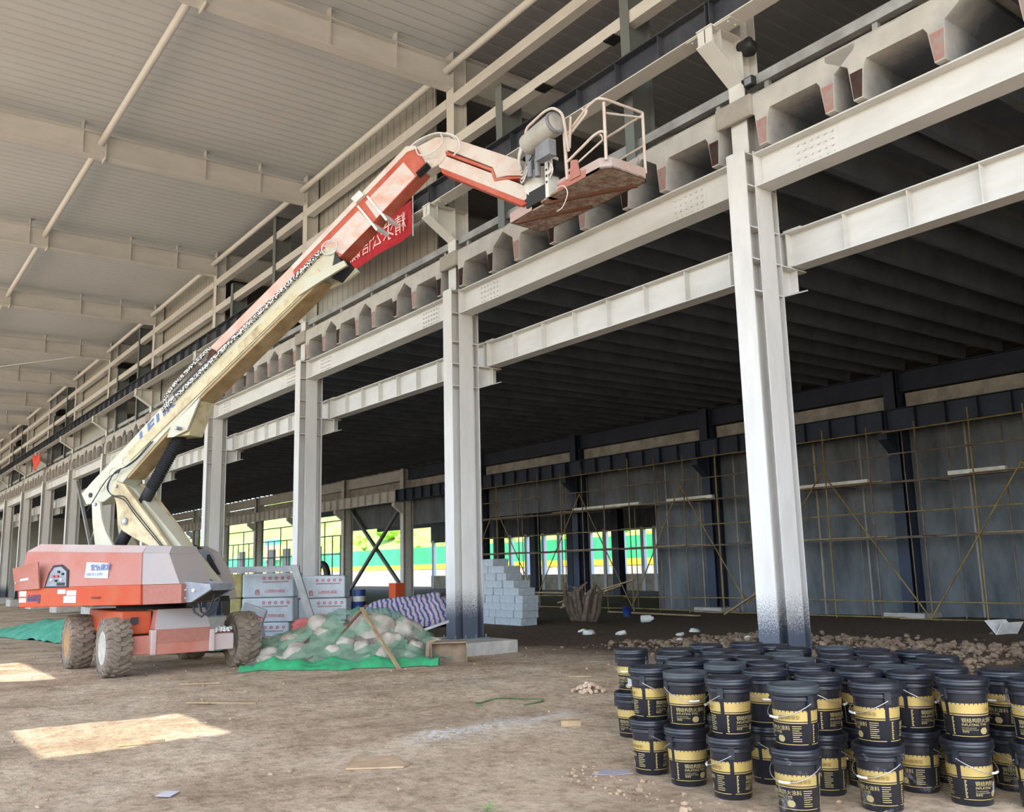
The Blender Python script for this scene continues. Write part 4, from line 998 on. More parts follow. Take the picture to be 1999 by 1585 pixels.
def pail(idx, dusty=False, lid_dusty=False, sticker=False, handle=1, text=0):
    t = thing('paint_pail', '', 'paint pail', (0,0,0), group='black paint pails with gold bands')
    m = MB(); m.lathe([(.122,0),(.130,.006),(rad(.28),.28),(rad(.30),.30)], (0,0,0), (0,0,1), 36)
    # swept collar rings under the lid
    m.lathe([(rad(.295),.295),(.165,.300),(.165,.306),(.157,.310),(.157,.330),(.167,.333),(.167,.338),(.156,.342),(.154,.36)], (0,0,0), (0,0,1), 36)
    body = m.build('body', M['pail_dusty'] if dusty else M['pail'], t)
    m = MB(); m.lathe([(.160,.338),(.171,.341),(.172,.362),(.169,.366),(.171,.370),(.169,.385),(.162,.389),(.154,.386),(.150,.374),(0,.372)], (0,0,0), (0,0,1), 36)
    m.build('lid', M['lid_dust'] if lid_dusty else M['lid'], t)
    # gold crenellated bands, two panels split by a black gap, thin lines under them
    GAP = .10
    for s0 in (0, PI):
        g_ = MB(); a0 = s0+GAP; a1 = s0+PI-GAP; k = 15
        arc_band(g_, a0, a1, .178, .232)
        for i in range(k):
            b0 = a0+(a1-a0)*i/k; b1 = a0+(a1-a0)*(i+.8)/k; arc_band(g_, b0, b1, .232, .241, seg=2)
        arc_band(g_, a0, a1, .166, .172); g_.build('gold_band', M['gold'], t)
        g_ = MB(); arc_band(g_, a0, a1, .040, .044); g_.build('gold_line', M['gold'], t)
    # printed matter
    def tx(body_, z, a, size, mt, sx=1.0): return text_mesh(body_, M[mt], t, (0,0,0), (0,0,0), (1,0,0), (0,1,0), size, 'lettering', wrap=(rad(z), a, z, .054), sx=sx)
    for s0 in (0, PI):
        if text: 
            tx('钢结构防火涂料', .128, s0+.65, .031, 'goldtxt')
            tx('INFLATING TYPE', .106, s0+.65, .021, 'goldtxt')
            tx('The steel structure', .091, s0+.65, .011, 'goldtxt'); tx('fire retardant coatings', .080, s0+.65, .011, 'goldtxt')
            tx('室内膨胀型', .194, s0+1.75, .026, 'dark_txt')
            tx('膨胀型', .066, s0+.65, .014, 'goldtxt')
        if text:
            q = MB()
            for j in range(9): arc_band(q, s0+.20, s0+.30-(.03 if j % 2 else 0), .052+j*.012, .060+j*.012, seg=2)
            q.build('vertical_print', M['goldtxt'], t); q = MB()
            for j in range(8): arc_band(q, s0+2.30, s0+2.72-(.1 if j % 3 == 2 else 0), .060+j*.0125, .064+j*.0125, seg=4)
            q.build('small_print', M['goldtxt'], t); q = MB()
            for j in range(6):
                zz = .055+j*.0065; hw = .20*math.sqrt(max(0, 1-((j-2.5)/3.2)**2)); arc_band(q, s0+1.7-hw, s0+1.7+hw, zz, zz+.0055, seg=4)
            q.build('oval_emblem', M['goldtxt'], t)
    # bail ears and wire handle hanging on one side
    for a in (0.0, PI):
        c_, s_ = math.cos(a), math.sin(a); e = MB()
        e.obox((c_*.150-s_*-.022, s_*.150+c_*-.022, .262), (c_*.020, s_*.020, 0), (-s_*.044, c_*.044, 0), (0, 0, .07))
        e.build('handle_ear', M['lid'], t)
    if handle:
        pts = []; dirn = 1 if handle > 0 else -1; dip = .085
        for i in range(15):
            u = PI*i/14; pts.append((math.cos(u)*.172, dirn*math.sin(u)*.178, .285-dip*math.sin(u)**1.0))
        h_ = MB().tube(pts, .0028, 6).build('wire_handle', M['wire'], t)
        MB().tube([pts[6], pts[7], pts[8]], .0075, 8).build('grip', M['white'], h_)
    if sticker:
        q = MB(); a = -PI/2 + sticker
        n = 5; vs = []
        for i in range(n+1):
            aa = a+.42*i/n
            for z in (.075, .140): r = rad(z)+.003; vs.append((math.cos(aa)*r, math.sin(aa)*r, z+.012*(i/n if sticker == .5 else 0)))
        q.add(vs, [(2*i, 2*i+2, 2*i+3, 2*i+1) for i in range(n)]); sk = q.build('white_sticker', M['sticker'], t)
        q = MB()
        for j in range(4): arc_band(q, a+.05, a+.28, .088+j*.010, .091+j*.010, off=.0045, seg=3)
        q.build('sticker_print', M['bluegrey'], sk)
    return t
protos = [pail(0, text=1, handle=1), pail(1, text=1, handle=-1, lid_dusty=True), pail(2, text=1, dusty=True, handle=1), pail(3, text=1, sticker=.1, handle=-1), pail(4, text=1, sticker=.5, handle=1, lid_dusty=True), pail(5, handle=1), pail(6, handle=1, lid_dusty=True)]
# (x, y, kind, rotation) of each stack; front stacks first
front = [('A', -6.79, 6.40, 3, .4), ('B', -5.55, 5.42, 3, 2.0), ('C', -5.10, 5.36, 1, 1.1), ('D', -4.62, 5.30, 0, 1.9), ('E', -4.06, 5.30, 4, 2.9), ('F', -3.76, 5.79, 0, 2.6), ('G', -3.45, 6.36, 0, 1.2), ('H', -3.07, 6.55, 0, 3.7)]
rest = [(-6.11,6.30),(-5.68,6.01),(-6.44,6.70),(-6.02,6.86),(-5.66,6.38),(-5.21,6.0),(-6.52,7.2),(-5.76,6.79),(-5.37,6.95),(-5.05,6.62),(-4.85,6.98),(-4.50,7.05),(-4.66,6.32),(-4.52,6.68),(-4.17,6.30),(-4.14,6.66),(-5.05,6.28),(-4.72,5.86),(-4.25,5.88),
        (-5.99,7.57),(-5.63,7.42),(-5.40,7.75),(-5.11,7.38),(-4.77,7.45),(-6.0,7.2),(-5.38,6.55),(-4.62,7.80),(-4.27,7.55),(-4.12,7.13),(-3.84,6.86),(-3.88,6.42),(-3.44,6.95),(-3.32,7.35),(-2.72,6.85),(-5.02,7.75),(-6.32,7.6)]
P_ = [[x, y] for _, x, y, _, _ in front]+[list(p) for p in rest]
nf = len(front); wt = [0.0 if i < nf else 1.0 for i in range(len(P_))]
for it in range(200):
    for i in range(len(P_)):
        for j in range(i):
            dx = P_[i][0]-P_[j][0]; dy = P_[i][1]-P_[j][1]; d_ = math.hypot(dx, dy) or 1e-6
            if d_ < .352:
                s_ = (.354-d_)/d_; ws = wt[i]+wt[j]
                if ws == 0: wi = wj = .5
                else: wi, wj = wt[i]/ws, wt[j]/ws
                P_[i][0] += dx*s_*wi; P_[i][1] += dy*s_*wi; P_[j][0] -= dx*s_*wj; P_[j][1] -= dy*s_*wj
r4 = random.Random(21)
used = [False]*7
def put_pail(kind, x, y, z, rot, label, group):
    src = protos[kind]
    if not used[kind]: used[kind] = True; o = src; o.location = (x, y, z); o.rotation_euler = (0, 0, rot)
    else: o = dup(src, (x, y, z), None, rot)
    o.scale = (1, 1, 1.075); o['label'] = label; o['group'] = group
fl = {'A': 'at the far left rear', 'B': 'at the left front corner', 'C': 'second in the front row', 'D': 'third in the front row', 'E': 'in the middle of the front row', 'F': 'right of the middle in the front row', 'G': 'second from the right edge', 'H': 'at the right edge of the photo'}
LH = .3745*1.075
for n_, (c_, kx, ky, kd, rot) in enumerate(front):
    x, y = P_[n_]
    lowk = {'E': 2, 'F': 2, 'G': 3, 'H': 3, 'B': 3}.get(c_, 0)
    put_pail(lowk, x, y, 0, rot+.4, 'black gold-banded paint pail, bottom of the stack '+fl[c_], 'lower layer of black paint pails')
    put_pail(kd, x+.01, y+.01, LH, rot, 'black gold-banded paint pail, top of the stack '+fl[c_], 'upper layer of black paint pails')
idx = sorted(range(nf, len(P_)), key=lambda i: .8*(-P_[i][0])+.6*P_[i][1])
rows = []
for q, i in enumerate(idx):
    x, y = P_[i]; rw = q//7
    row = idx[rw*7:(rw+1)*7]; row = sorted(row, key=lambda k: .6*P_[k][0]+.8*P_[k][1]); pos = row.index(i)
    rown = ('first','second','third','fourth','fifth','rearmost')[min(5, rw)]
    a = r4.random()*6.28; kd = r4.choice([0, 0, 1, 2] if rw == 0 else [5, 5, 6])
    put_pail(kd, x, y, LH, a, 'lidded black paint pail, %s from the left in the %s row behind the front' % (NUM[pos], rown), 'upper layer of black paint pails')
    put_pail(r4.choice([0, 2] if rw == 0 else [5]), x, y, 0, a+1, 'black paint pail beneath the %s top pail of the %s rear row' % (NUM[pos], rown), 'lower layer of black paint pails')

# ------------------------------------------------------------------ scaffold before the far wall
M['bamboo'] = mat('yellow_scaffold_pipe', (150,128,74), .6, col2=(110,90,60), scale=3, stretch=(1,1,.4))
M['pipe'] = mat('worn_scaffold_pipe', (124,116,100), .6, col2=(96,64,56), scale=1.6)
M['board'] = mat('old_timber', (168,146,110), .85, col2=(132,108,78), scale=4, stretch=(1,6,1))
SO = (-24, 26.6, -.3)
sc_ = thing('scaffold', 'pipe scaffold with yellow diagonal braces standing before the far concrete wall', 'scaffold', SO)
def pole(a, b, m='pipe', r=.026, name='standard'): return MB().cyl(a, b, r, 7).build(name, M[m], sc_, SO)
rs = random.Random(4)
for i, x in enumerate([-38.67,-37.4,-35.6,-34.1,-32.35,-30.85,-29.4,-27.85,-26.35,-24.78,-23.07,-21.5,-19.9,-18.35,-16.7,-15.05,-13.4,-11.8,-10.2,-8.6]):
    pole((x, 26.6, -.29), (x+rs.uniform(-.05,.05), 26.6, 5.75+rs.uniform(0,.25)), 'bamboo' if i % 3 == 1 else 'pipe')
for i, x in enumerate([-36.5,-33.2,-31.5,-28.5,-27.0,-25.6,-23.9,-22.4,-19.3,-17.8,-16.0,-14.5,-12.9,-11.2,-9.4]):
    pole((x, 27.5, -.29), (x+rs.uniform(-.05,.05), 27.5, 5.5+rs.uniform(0,.3)), 'pipe', .022)
for z, m_ in ((5.58,'bamboo'),(4.80,'pipe'),(3.97,'pipe'),(3.03,'bamboo'),(2.23,'pipe'),(.30,'bamboo'),(-.20,'bamboo')):
    for a, b in ((-40.5,-34.4),(-34.6,-28.2),(-28.4,-22.0),(-22.2,-15.9),(-16.1,-8.0)):
        dz = rs.uniform(-.04,.04); pole((a, 26.56, z+dz), (b, 26.56, z-dz*.5), m_, .024, 'ledger')
    if z in (3.97, 2.23):
        for a, b in ((-40,-31),(-31.4,-22),(-22.5,-14),(-14.6,-8)): pole((a, 27.46, z+.05), (b, 27.46, z+.04), 'pipe', .024, 'ledger')
        for a in (-39.5,-33,-28,-20.5,-13.5):
            MB().box(a, a+4.2, 26.62, 26.85, z+.04, z+.07).build('walk_board', M['board'], sc_, SO)
apex = [(-37.4,4.6),(-30.9,4.72),(-24.85,4.6),(-18.4,4.5),(-11.95,4.2)]; foot = [(-40.3,.6),(-34.25,.1),(-27.85,-.1),(-21.9,.1),(-15.05,-.2),(-8.6,0)]
for i, (ax_, az_) in enumerate(apex):
    for fx, fz in (foot[i], foot[i+1]):
        pole((ax_, 26.50, az_), (fx, 26.50, fz), 'bamboo', .026, 'diagonal_brace')
for x in (-38.67,-34.1,-30.85,-27.85,-24.78,-21.5,-18.35,-15.05,-11.8):
    for z in (3.97, 2.23): pole((x, 26.5, z+.02), (x, 28.3, z+.02), 'pipe', .02, 'transom')
for i, (a, b) in enumerate(((-19.9,-17.0),(-26.0,-23.6),(-14.3,-12.6),(-31.9,-27.6))):
    o = MB().box(a, b, 26.9, 27.05, 4.035, 4.16).build('foam_strip', M['white'], None, ((a+b)/2, 27, 4.04)); tag(o, 'thin white strip lying on the upper scaffold boards, %s from the right' % ('second','third','first','fourth')[i], 'strip')

# ------------------------------------------------------------------ aerated concrete blocks
M['aac'] = mat('aerated_block', (182,188,190), .9, col2=(158,164,168), scale=5, bump=.2)
M['pack'] = mat('grey_shrink_wrap', (188,196,200), .35, col2=(168,176,184), scale=2.5, bump=.25, bscale=5)
M['wool'] = mat('mineral_wool_yellow', (168,158,104), .9, col2=(140,128,80), scale=6, bump=.6)
blk = MB().box(-.2, .2, 0, .62, 0, .225).build('concrete_block', M['aac'], None, (0,0,0), .006)
tag(blk, '', 'block', 'grey blocks stacked beside the second column'); fb = True
rb = random.Random(8); bx0 = -25.3
rowsN = [(9, 8.9), (8, 8.6), (7, 8.5), (6, 8.0), (5, 7.7), (4, 6.9), (3, 6.2), (2, 4.6), (1, 4.4)]
for lvl in range(9):
    wmax = (2.7, 2.62, 2.85, 2.72, 2.5, 2.3, 1.95, 1.9, 1.25)[lvl]
    x = bx0+rb.uniform(0, .12); col_ = 0
    while x < bx0+wmax-.2:
        wv_ = rb.choice((.38, .41, .43, .2)) if rb.random() < .8 else .3
        o = blk if fb else dup(blk); fb = False
        wv_ = max(.19, wv_)
        o.scale = (wv_/.4, 1, 1); o.location = (x+wv_/2, 17.0+rb.uniform(-.035,.035)-.02*lvl*.2, -.155+lvl*.2265); o.rotation_euler = (0, 0, rb.uniform(-.02,.02))
        o['label'] = 'pale grey aerated concrete block, %s from the left in the %s layer up' % (NUM[min(14, col_)], NUM[lvl])
        x += wv_+.012; col_ += 1
# ------------------------------------------------------------------ insulation packs and leaning steel
RV = Vector((.592,.806,0)); FV = Vector((-.806,.592,0))
def pack(o, w_, h_, dp, label, r=RV, f=FV, lift_=0, name='insulation_pack', up=UZ, letter=True, wool_end=False):
    o = Vector(o); t = thing(name, label, 'insulation pack', tuple(o+r*w_/2), group='wrapped insulation packs')
    m = MB(); m.obox(o, r*w_, f*dp, up*h_); og = tuple(o+r*w_/2)
    m.build('wrapping', M['pack'], t, og, .035)
    if wool_end:
        for k in range(4): MB().obox(o-r*.012+f*(dp*k/4+.01), r*.012, f*(dp/4-.02), up*(h_-.04)).build('wool_slab_edge', M['wool'], t, og)
    if letter:
        fo = o-f*.006
        text_mesh('山西耐科威森', M['red'], t, og, fo+r*(w_*.44)+up*(h_*.20), r, up, h_*.16, 'red_lettering', ext=.003, sx=.9)
        m = MB()
        for k in range(5): 
            c_ = fo+r*(w_*(.42+.12*k))+up*(h_*.80)
            m.tube([c_+r*math.cos(a)*h_*.05+up*math.sin(a)*h_*.05 for a in [2*PI*i/12 for i in range(12)]], .008, 5, False, True)
        m.build('round_symbols', M['red'], t, og)
        m = MB(); c_ = fo+r*(w_*.30)+up*(h_*.22); s_ = h_*.10
        m.tube([c_+r*(s_*.6)+up*s_, c_-r*s_*.6+up*s_, c_-r*s_*.9+up*s_*.3, c_-r*s_*.9-up*s_*.8, c_+r*s_*.2-up*s_], .010, 5); m.tube([c_-r*s_*.2-up*s_*.4, c_-r*s_*.2+up*s_*.5, c_+r*s_*.6+up*s_*.5, c_+r*s_*.6-up*s_*1.0], .010, 5)
        m.build('red_logo', M['red'], t, og)
        m = MB(); m.obox(fo+r*(w_*.40)+up*(h_*.62)-f*.002, r*w_*.5, f*.002, up*h_*.045); m.build('small_print', M['red_mark'], t, og)
    return t
A0 = Vector((-21.95, 8.02, -.12))
for k, (h0, dx) in enumerate(((0,-.10),(.58,.0),(1.16,.0))):
    pack(A0+RV*dx+UZ*h0, 1.24, .57, .95, 'grey wrapped insulation pack with red lettering behind the lift wheel, %s layer' % ('bottom','middle','top')[k])
for k in range(3):
    for j in range(2):
        pack(A0-RV*(.34-.02*k)+FV*(.1+.42*j)+UZ*(.58*k), .26, .57, .4, 'yellow mineral wool bundle left of the wrapped packs, %s layer, %s' % (('bottom','middle','top')[k], ('front','rear')[j]), letter=False, name='wool_bundle')
for o in list(bpy.data.objects):
    if o.name.startswith('wool_bundle') and o.type == 'EMPTY':
        o['group'] = 'yellow mineral wool bundles'; o['category'] = 'wool bundle'
        for c_ in o.children:
            if c_.name.startswith('wrapping'): c_.data.materials[0] = M['wool']
B0 = Vector((-21.62, 9.30, -.12)); RB = Vector((.56,.83,0)).normalized(); FB = Vector((-.83,.56,0)).normalized()
for k, (h0, dx, rot) in enumerate(((0,0,0),(.55,.02,.0),(1.10,-.02,.0))):
    pack(B0+RB*dx+UZ*h0, 1.18, .54, .9, 'grey wrapped insulation pack in the right-hand pile by the third column, %s layer' % ('bottom','middle','top')[k], r=RB, f=FB)
# one pack leaning on the pile and one behind the lift axle
up1 = (UZ*.92+FV*.30-RV*.25).normalized()
pack(Vector((-19.95, 7.30, -.08)), .48, .92, .42, 'grey wrapped pack leaning against the pile behind the right lift wheel', r=(RV*.97+UZ*.25).normalized(), up=up1, letter=False)
up2 = (UZ*.93+RV*.34).normalized()
pack(Vector((-20.3, 7.05, -.08)), .55, 1.15, .16, 'grey wrapped pack leaning behind the lift frame', r=(RV*.94-UZ*.34).normalized(), up=up2, letter=True)
m = MB(); m.obox((-21.62,7.20,1.64), RV*2.0, FV*.12, UZ*.14); o = m.build('steel_beam', M['galv'], None, (-21, 8, 1.7)); tag(o, 'pale steel channel laid level on top of the insulation packs', 'steel channel')
dv = Vector((-20.35,9.05,-.08))-Vector((-20.62,8.42,1.80))
m = MB(); m.obox(Vector((-20.52,8.62,1.80)), RV*.17, FV*.10, dv+Vector((.12,-.12,0))); o = m.build('steel_beam', M['galv'], None, (-20.5, 8.7, .8)); tag(o, 'grey steel channel leaning against the insulation packs', 'steel channel')
o = MB().tube([(-43.5+math.cos(a)*.62, 20, 1.35+math.sin(a)*.62) for a in [2*PI*i/20 for i in range(20)]], .17, 12, False, True).build('tyre', M['black'], None, (-43.5,20,.5)); tag(o, 'large black tyre standing upright behind the insulation packs', 'tyre')
o = MB().box(-44.4,-42.6,19.6,20.4,-.25,.60).build('low_block_wall', M['concrete_light'], None, (-43.5,20,-.2)); tag(o, 'low pale block pile under the upright tyre', 'block pile')

# ------------------------------------------------------------------ boulder heap under green netting
M['stone'] = mat('pale_boulder', (178,170,156), .9, col2=(146,138,124), scale=3, bump=.4)
M['net'] = mat('green_debris_net', (84,150,118), .8, col2=(140,182,156), scale=6, alpha=.45)
M['net2'] = mat('green_debris_net_dense', (40,158,98), .8, col2=(58,130,92), scale=9, alpha=.9)
M['cloth_red'] = mat('faded_red_sack', (206,128,128), .85, col2=(180,90,92), scale=4)
HC = (-16.2, 8.1)
def heap(x, y):
    dx, dy = x-HC[0], y-HC[1]; u = dx*.592+dy*.806; v = -dx*.79+dy*.586     # u: along the image, v: away from the camera
    return .88*math.exp(-(max(0, abs(u-.25)-.25)/1.05)**2)*math.exp(-((v-.2)/1.05)**2)+.35*math.exp(-((u+1.6)/.9)**2-((v-.4)/.8)**2)
gn = MB(); na, nb = 64, 40; pts = []
for j in range(nb+1):
    for i in range(na+1):
        u = -2.1+4.1*i/na; v = -1.55+3.1*j/nb
        x = HC[0]+.592*u-.79*v; y = HC[1]+.806*u+.586*v
        e_ = 1 if 0 < i < na and 0 < j < nb else 0
        z = ground_z(x, y)+.012+heap(x, y)*1.05+.09*abs(mn.noise(Vector((u*2.4, v*2.4, 1))))+.09*mn.noise(Vector((u*7, v*7, 4)))*min(1, heap(x, y)*5)
        pts.append((x+.05*mn.noise(Vector((u*2, v*2, 8))), y, max(z, ground_z(x, y)+.012)))
fs = []
for j in range(nb):
    for i in range(na):
        u = -2.1+4.1*(i+.5)/na; v = -1.55+3.1*(j+.5)/nb
        lim = 1.0-(.18*math.sin(u*3)+.25*mn.noise(Vector((u*1.3, 5, 2))))
        if (u/2.1)**2+(v/1.5)**2 > lim: continue
        if -.1 < v+.75 < .62 and -.3 < u < 1.3 and mn.noise(Vector((u*2.2, v*2.2, 30))) > -.05: continue
        if mn.noise(Vector((u*2.5, v*2.5, 20))) > .42: continue
        fs.append((j*(na+1)+i, j*(na+1)+i+1, (j+1)*(na+1)+i+1, (j+1)*(na+1)+i))
gn.add(pts, fs, True)
o = gn.build('debris_net', M['net'], None, (HC[0], HC[1], 0)); tag(o, 'torn green netting draped over the heap of boulders beside the lift', 'netting')
mm = MB(); n2 = 46
pts = []; fs = []
for i in range(n2+1):
    for j in range(9):
        u = -1.75+3.5*i/n2; v = -1.50+(.36+.22*mn.noise(Vector((u*1.7, 0, 12))))*j/8+.10*math.sin(u*2.1)+.07*mn.noise(Vector((u*5, 3, 3)))
        x = HC[0]+.592*u-.79*v; y = HC[1]+.806*u+.586*v
        b_ = math.sin(PI*j/8)*(.15+.12*mn.noise(Vector((u*3, v*2, 0))))*(1.0 if u > -1.5 else .6)
        pts.append((x, y, ground_z(x, y)+.01+max(0, b_)+.025*mn.noise(Vector((u*11, v*11, 5)))*math.sin(PI*j/8)))
for i in range(n2):
    for j in range(8): fs.append((i*9+j, i*9+j+1, (i+1)*9+j+1, (i+1)*9+j))
mm.add(pts, fs, True); o = mm.build('debris_net', M['net2'], None, (HC[0], HC[1]-1, 0)); tag(o, 'bunched bright green netting lying along the foot of the boulder heap', 'netting')
rk = random.Random(17); cnt = 0
def boulder(x, y, r, label, sq=.75, mt='stone', name='boulder', cat='boulder', z=None):
    bm = bmesh.new(); bmesh.ops.create_icosphere(bm, subdivisions=3, radius=1); sd_ = rk.random()*50
    for v in bm.verts:
        n_ = v.co.normalized(); d_ = 1+.34*mn.noise(n_*1.3+Vector((sd_, 0, 0)))+.10*mn.noise(n_*4+Vector((0, sd_, 0)))
        v.co = Vector((n_.x*d_*r*1.15, n_.y*d_*r, n_.z*d_*r*sq))
    me = bpy.data.meshes.new(name); bm.to_mesh(me); bm.free()
    for p_ in me.polygons: p_.use_smooth = True
    me.materials.append(M[mt]); o = bpy.data.objects.new(name, me); C.objects.link(o)
    zz = z if z is not None else max(ground_z(x, y)+r*sq*.55, ground_z(x, y)+heap(x, y)*.95-r*sq*.55)
    o.location = (x, y, zz); o.rotation_euler = (rk.uniform(-.3,.3), rk.uniform(-.3,.3), rk.random()*6)
    tag(o, label, cat, 'boulders in the netted heap'); return o
spots = [(-.55,.15,.34,'large grey boulder at the upper left of the heap'),(.40,-.05,.42,'big pale slab-like boulder near the top of the heap'),(.95,.1,.34,'tall pale boulder at the upper right of the heap'),(.30,-.75,.17,'round pale stone low in the middle of the heap'),(.0,-.70,.16,'pointed pale stone left of the round one in the heap'),(.75,-.55,.22,'grey round boulder right of the leaning stick'),(.70,-.95,.20,'dark grey boulder at the foot of the heap'),(1.25,-.5,.2,'small pale rock at the right edge of the heap'),(-.2,-.85,.15,'small grey stone in the lower left of the heap'),(-1.1,.1,.30,'flat green-grey sack at the left of the heap'),(-1.5,-.25,.28,'low grey boulder at the far left under netting'),(-.9,-.55,.26,'long flat boulder at the lower left of the heap'),(-1.6,.5,.27,'grey-green boulder behind the left end of the heap'),(1.5,.1,.26,'pale rock near the old box'),(.2,.55,.36,'boulder at the peak of the heap'),(-.5,-.25,.2,'weathered pale rock in the middle of the heap'),(1.2,-.9,.12,'small white stone beside the old box'),(-1.3,-.75,.2,'low rounded stone at the left front of the heap'),(.45,-1.15,.1,'fist-sized stone in front of the heap')]
for u, v, r, lb in spots: boulder(HC[0]+.592*u-.79*v, HC[1]+.806*u+.586*v, r, lb)
# earth core of the heap
core = MB(); pts = []; na = 30
for j in range(na+1):
    for i in range(na+1):
        u = -1.9+3.7*i/na; v = -1.2+2.5*j/na; x = HC[0]+.592*u-.79*v; y = HC[1]+.806*u+.586*v
        pts.append((x, y, ground_z(x, y)-.05+heap(x, y)*.86))
core.add(pts, [(j*(na+1)+i, j*(na+1)+i+1, (j+1)*(na+1)+i+1, (j+1)*(na+1)+i) for j in range(na) for i in range(na)], True)
o = core.build('rubble', mat('rubble_fill', (150,142,128), .95, col2=(112,104,92), scale=7, bump=1.0, bscale=16), None, (HC[0], HC[1], 0)); tag(o, 'loose earth and small rubble filling the netted heap', 'rubble', kind='stuff')
def stick(a, b, w_, h_, label, name='timber', mt='board'):
    o = MB().beam(a, b, w_, h_).build(name, M[mt], None, a); tag(o, label, 'timber'); return o
stick((-14.25, 8.02, -.07), (-15.95, 8.15, .93), .06, .04, 'pale timber leaning on the front of the boulder heap')
stick((-15.75, 7.35, .22), (-15.95, 8.26, .98), .05, .03, 'dark stick crossing behind the pale timber on the boulder heap', mt='rust')
stick((-15.6, 9.2, .45), (-15.4, 9.75, .62), .05, .05, 'short grey bar at the right shoulder of the boulder heap', mt='galv')
sk_ = boulder(-17.35, 7.65, .26, 'crumpled pale red sack lying at the left top of the netted heap', .42, 'cloth_red', 'sack', 'sack', z=.60); sk_['group'] = 'sacks on the heap'
# old open-fronted box beside the plinth
bo = thing('old_box', 'old open-fronted brown plywood box lying beside the concrete plinth', 'box', (-14.75, 9.35, -.08))
e1 = Vector((.50,.86,0)).normalized(); e2 = Vector((-.86,.50,0)).normalized(); p0 = Vector((-14.52, 8.80, -.08))
M['ply'] = mat('dirty_plywood', (148,128,106), .9, col2=(120,100,80), scale=3)
for nm, a in (('bottom', (p0, e1*.66, e2*.5, UZ*.02)), ('back', (p0+e2*.48, e1*.66, e2*.02, UZ*.40)), ('side', (p0, e1*.02, e2*.5, UZ*.40)), ('side', (p0+e1*.64, e1*.02, e2*.5, UZ*.40)), ('top', (p0+UZ*.38, e1*.66, e2*.5, UZ*.02))):
    MB().obox(*a).build(nm, M['ply'], bo, (-14.75,9.35,-.08))
MB().obox(p0+e1*.02+e2*.20, e1*.62, e2*.01, UZ*.38).build('inner_panel', M['ply'], bo, (-14.75,9.35,-.08))
MB().tube([p0-e1*.04+e2*.02, p0-e1*.05+UZ*.2+e2*.02, p0-e1*.03+UZ*.40+e2*.03, p0+e1*.10+UZ*.44+e2*.03], [.035,.045,.05,.03], 8).build('crumpled_edge', M['ply'], bo, (-14.75,9.35,-.08))
# green netting left of the lift, on an earth bank
ln = MB(); pts = []; N1, N2 = 50, 14
for j in range(N2+1):
    for i in range(N1+1):
        x = -38+17.0*i/N1; y = 4.3+2.4*j/N2+.12*(x+38)*.9
        z = ground_z(x, y)+.02+(.62+.12*mn.noise(Vector((x*.5, 0, 0))))*math.sin(PI*j/N2)*math.sin(PI*min(1, (i+3)/(N1+4)))+.10*mn.noise(Vector((x*1.8, y*3, 0)))+.05*mn.noise(Vector((x*5, y*6, 0)))
        pts.append((x, y, max(z, ground_z(x, y)+.012)))
ln.add(pts, [(j*(N1+1)+i, j*(N1+1)+i+1, (j+1)*(N1+1)+i+1, (j+1)*(N1+1)+i) for j in range(N2) for i in range(N1)], True)
o = ln.build('debris_net', mat('blue_green_net', (48,128,104), .8, col2=(80,158,130), scale=2.5), None, (-30, 6, 0)); tag(o, 'long strip of blue-green netting covering the bank behind the lift', 'netting')

# ------------------------------------------------------------------ striped tarpaulin heap and things far inside
def stripes():
    m = mat('striped_tarp', (186,176,184), .6); nt = m.node_tree; b = nt.nodes['Principled BSDF']
    tc = nt.nodes.new('ShaderNodeTexCoord'); wv_ = nt.nodes.new('ShaderNodeTexWave'); wv_.bands_direction = 'DIAGONAL'; wv_.inputs['Scale'].default_value = 2.6; wv_.inputs['Distortion'].default_value = 3.5; wv_.inputs['Detail Scale'].default_value = 1.5
    nt.links.new(tc.outputs['Object'], wv_.inputs[0]); r = nt.nodes.new('ShaderNodeValToRGB'); r.color_ramp.interpolation = 'CONSTANT'
    e = r.color_ramp.elements; e[0].color = lin((74,90,156)); e[1].position = .3; e[1].color = lin((206,200,202)); q = e.new(.55); q.color = lin((196,104,96)); q = e.new(.75); q.color = lin((206,200,202))
    nt.links.new(wv_.outputs[0], r.inputs[0]); nt.links.new(r.outputs[0], b.inputs['Base Color']); return m
tp = MB(); pts = []; N1 = 46
for j in range(N1+1):
    for i in range(N1+1):
        u = -2.1+4.2*i/N1; v = -1.5+3*j/N1; x = -27.1+.592*u-.79*v; y = 15.5+.806*u+.586*v
        h_ = (.98+.25*u/2.1)*math.exp(-max(0, (abs(u)-1.0)/.75)**2)*math.exp(-(v/.9)**2)
        z = ground_z(x, y)+.02+h_*(1+.10*mn.noise(Vector((u*2, v*2, 2))))+.06*h_*mn.noise(Vector((u*6, v*6, 3)))
        pts.append((x, y, max(z, ground_z(x, y)+.015)))
tp.add(pts, [(j*(N1+1)+i, j*(N1+1)+i+1, (j+1)*(N1+1)+i+1, (j+1)*(N1+1)+i) for j in range(N1) for i in range(N1)], True)
o = tp.build('tarpaulin', stripes(), None, (-27.1, 15.5, 0)); tag(o, 'heap covered by a blue, red and white striped tarpaulin left of the second column', 'tarpaulin')
def barrel(x, y, r, h_, label, ma, mb_, name='barrel'):
    z0 = ground_z(x, y); t = thing(name, label, 'barrel', (x, y, z0))
    MB().lathe([(r*.97,0),(r,.02),(r,h_*.33),(r*1.03,h_*.35),(r,h_*.37),(r,h_)], (x,y,z0), (0,0,1), 24).build('shell', ma, t, (x,y,z0))
    MB().lathe([(r*1.005,h_*.38),(r*1.005,h_*.66)], (x,y,z0), (0,0,1), 24).build('white_band', mb_, t, (x,y,z0))
    return t
M['blue_plastic'] = mat('blue_paint_drum', (42,66,132), .5); M['orange_box'] = mat('orange_box_paint', (214,90,48), .6)
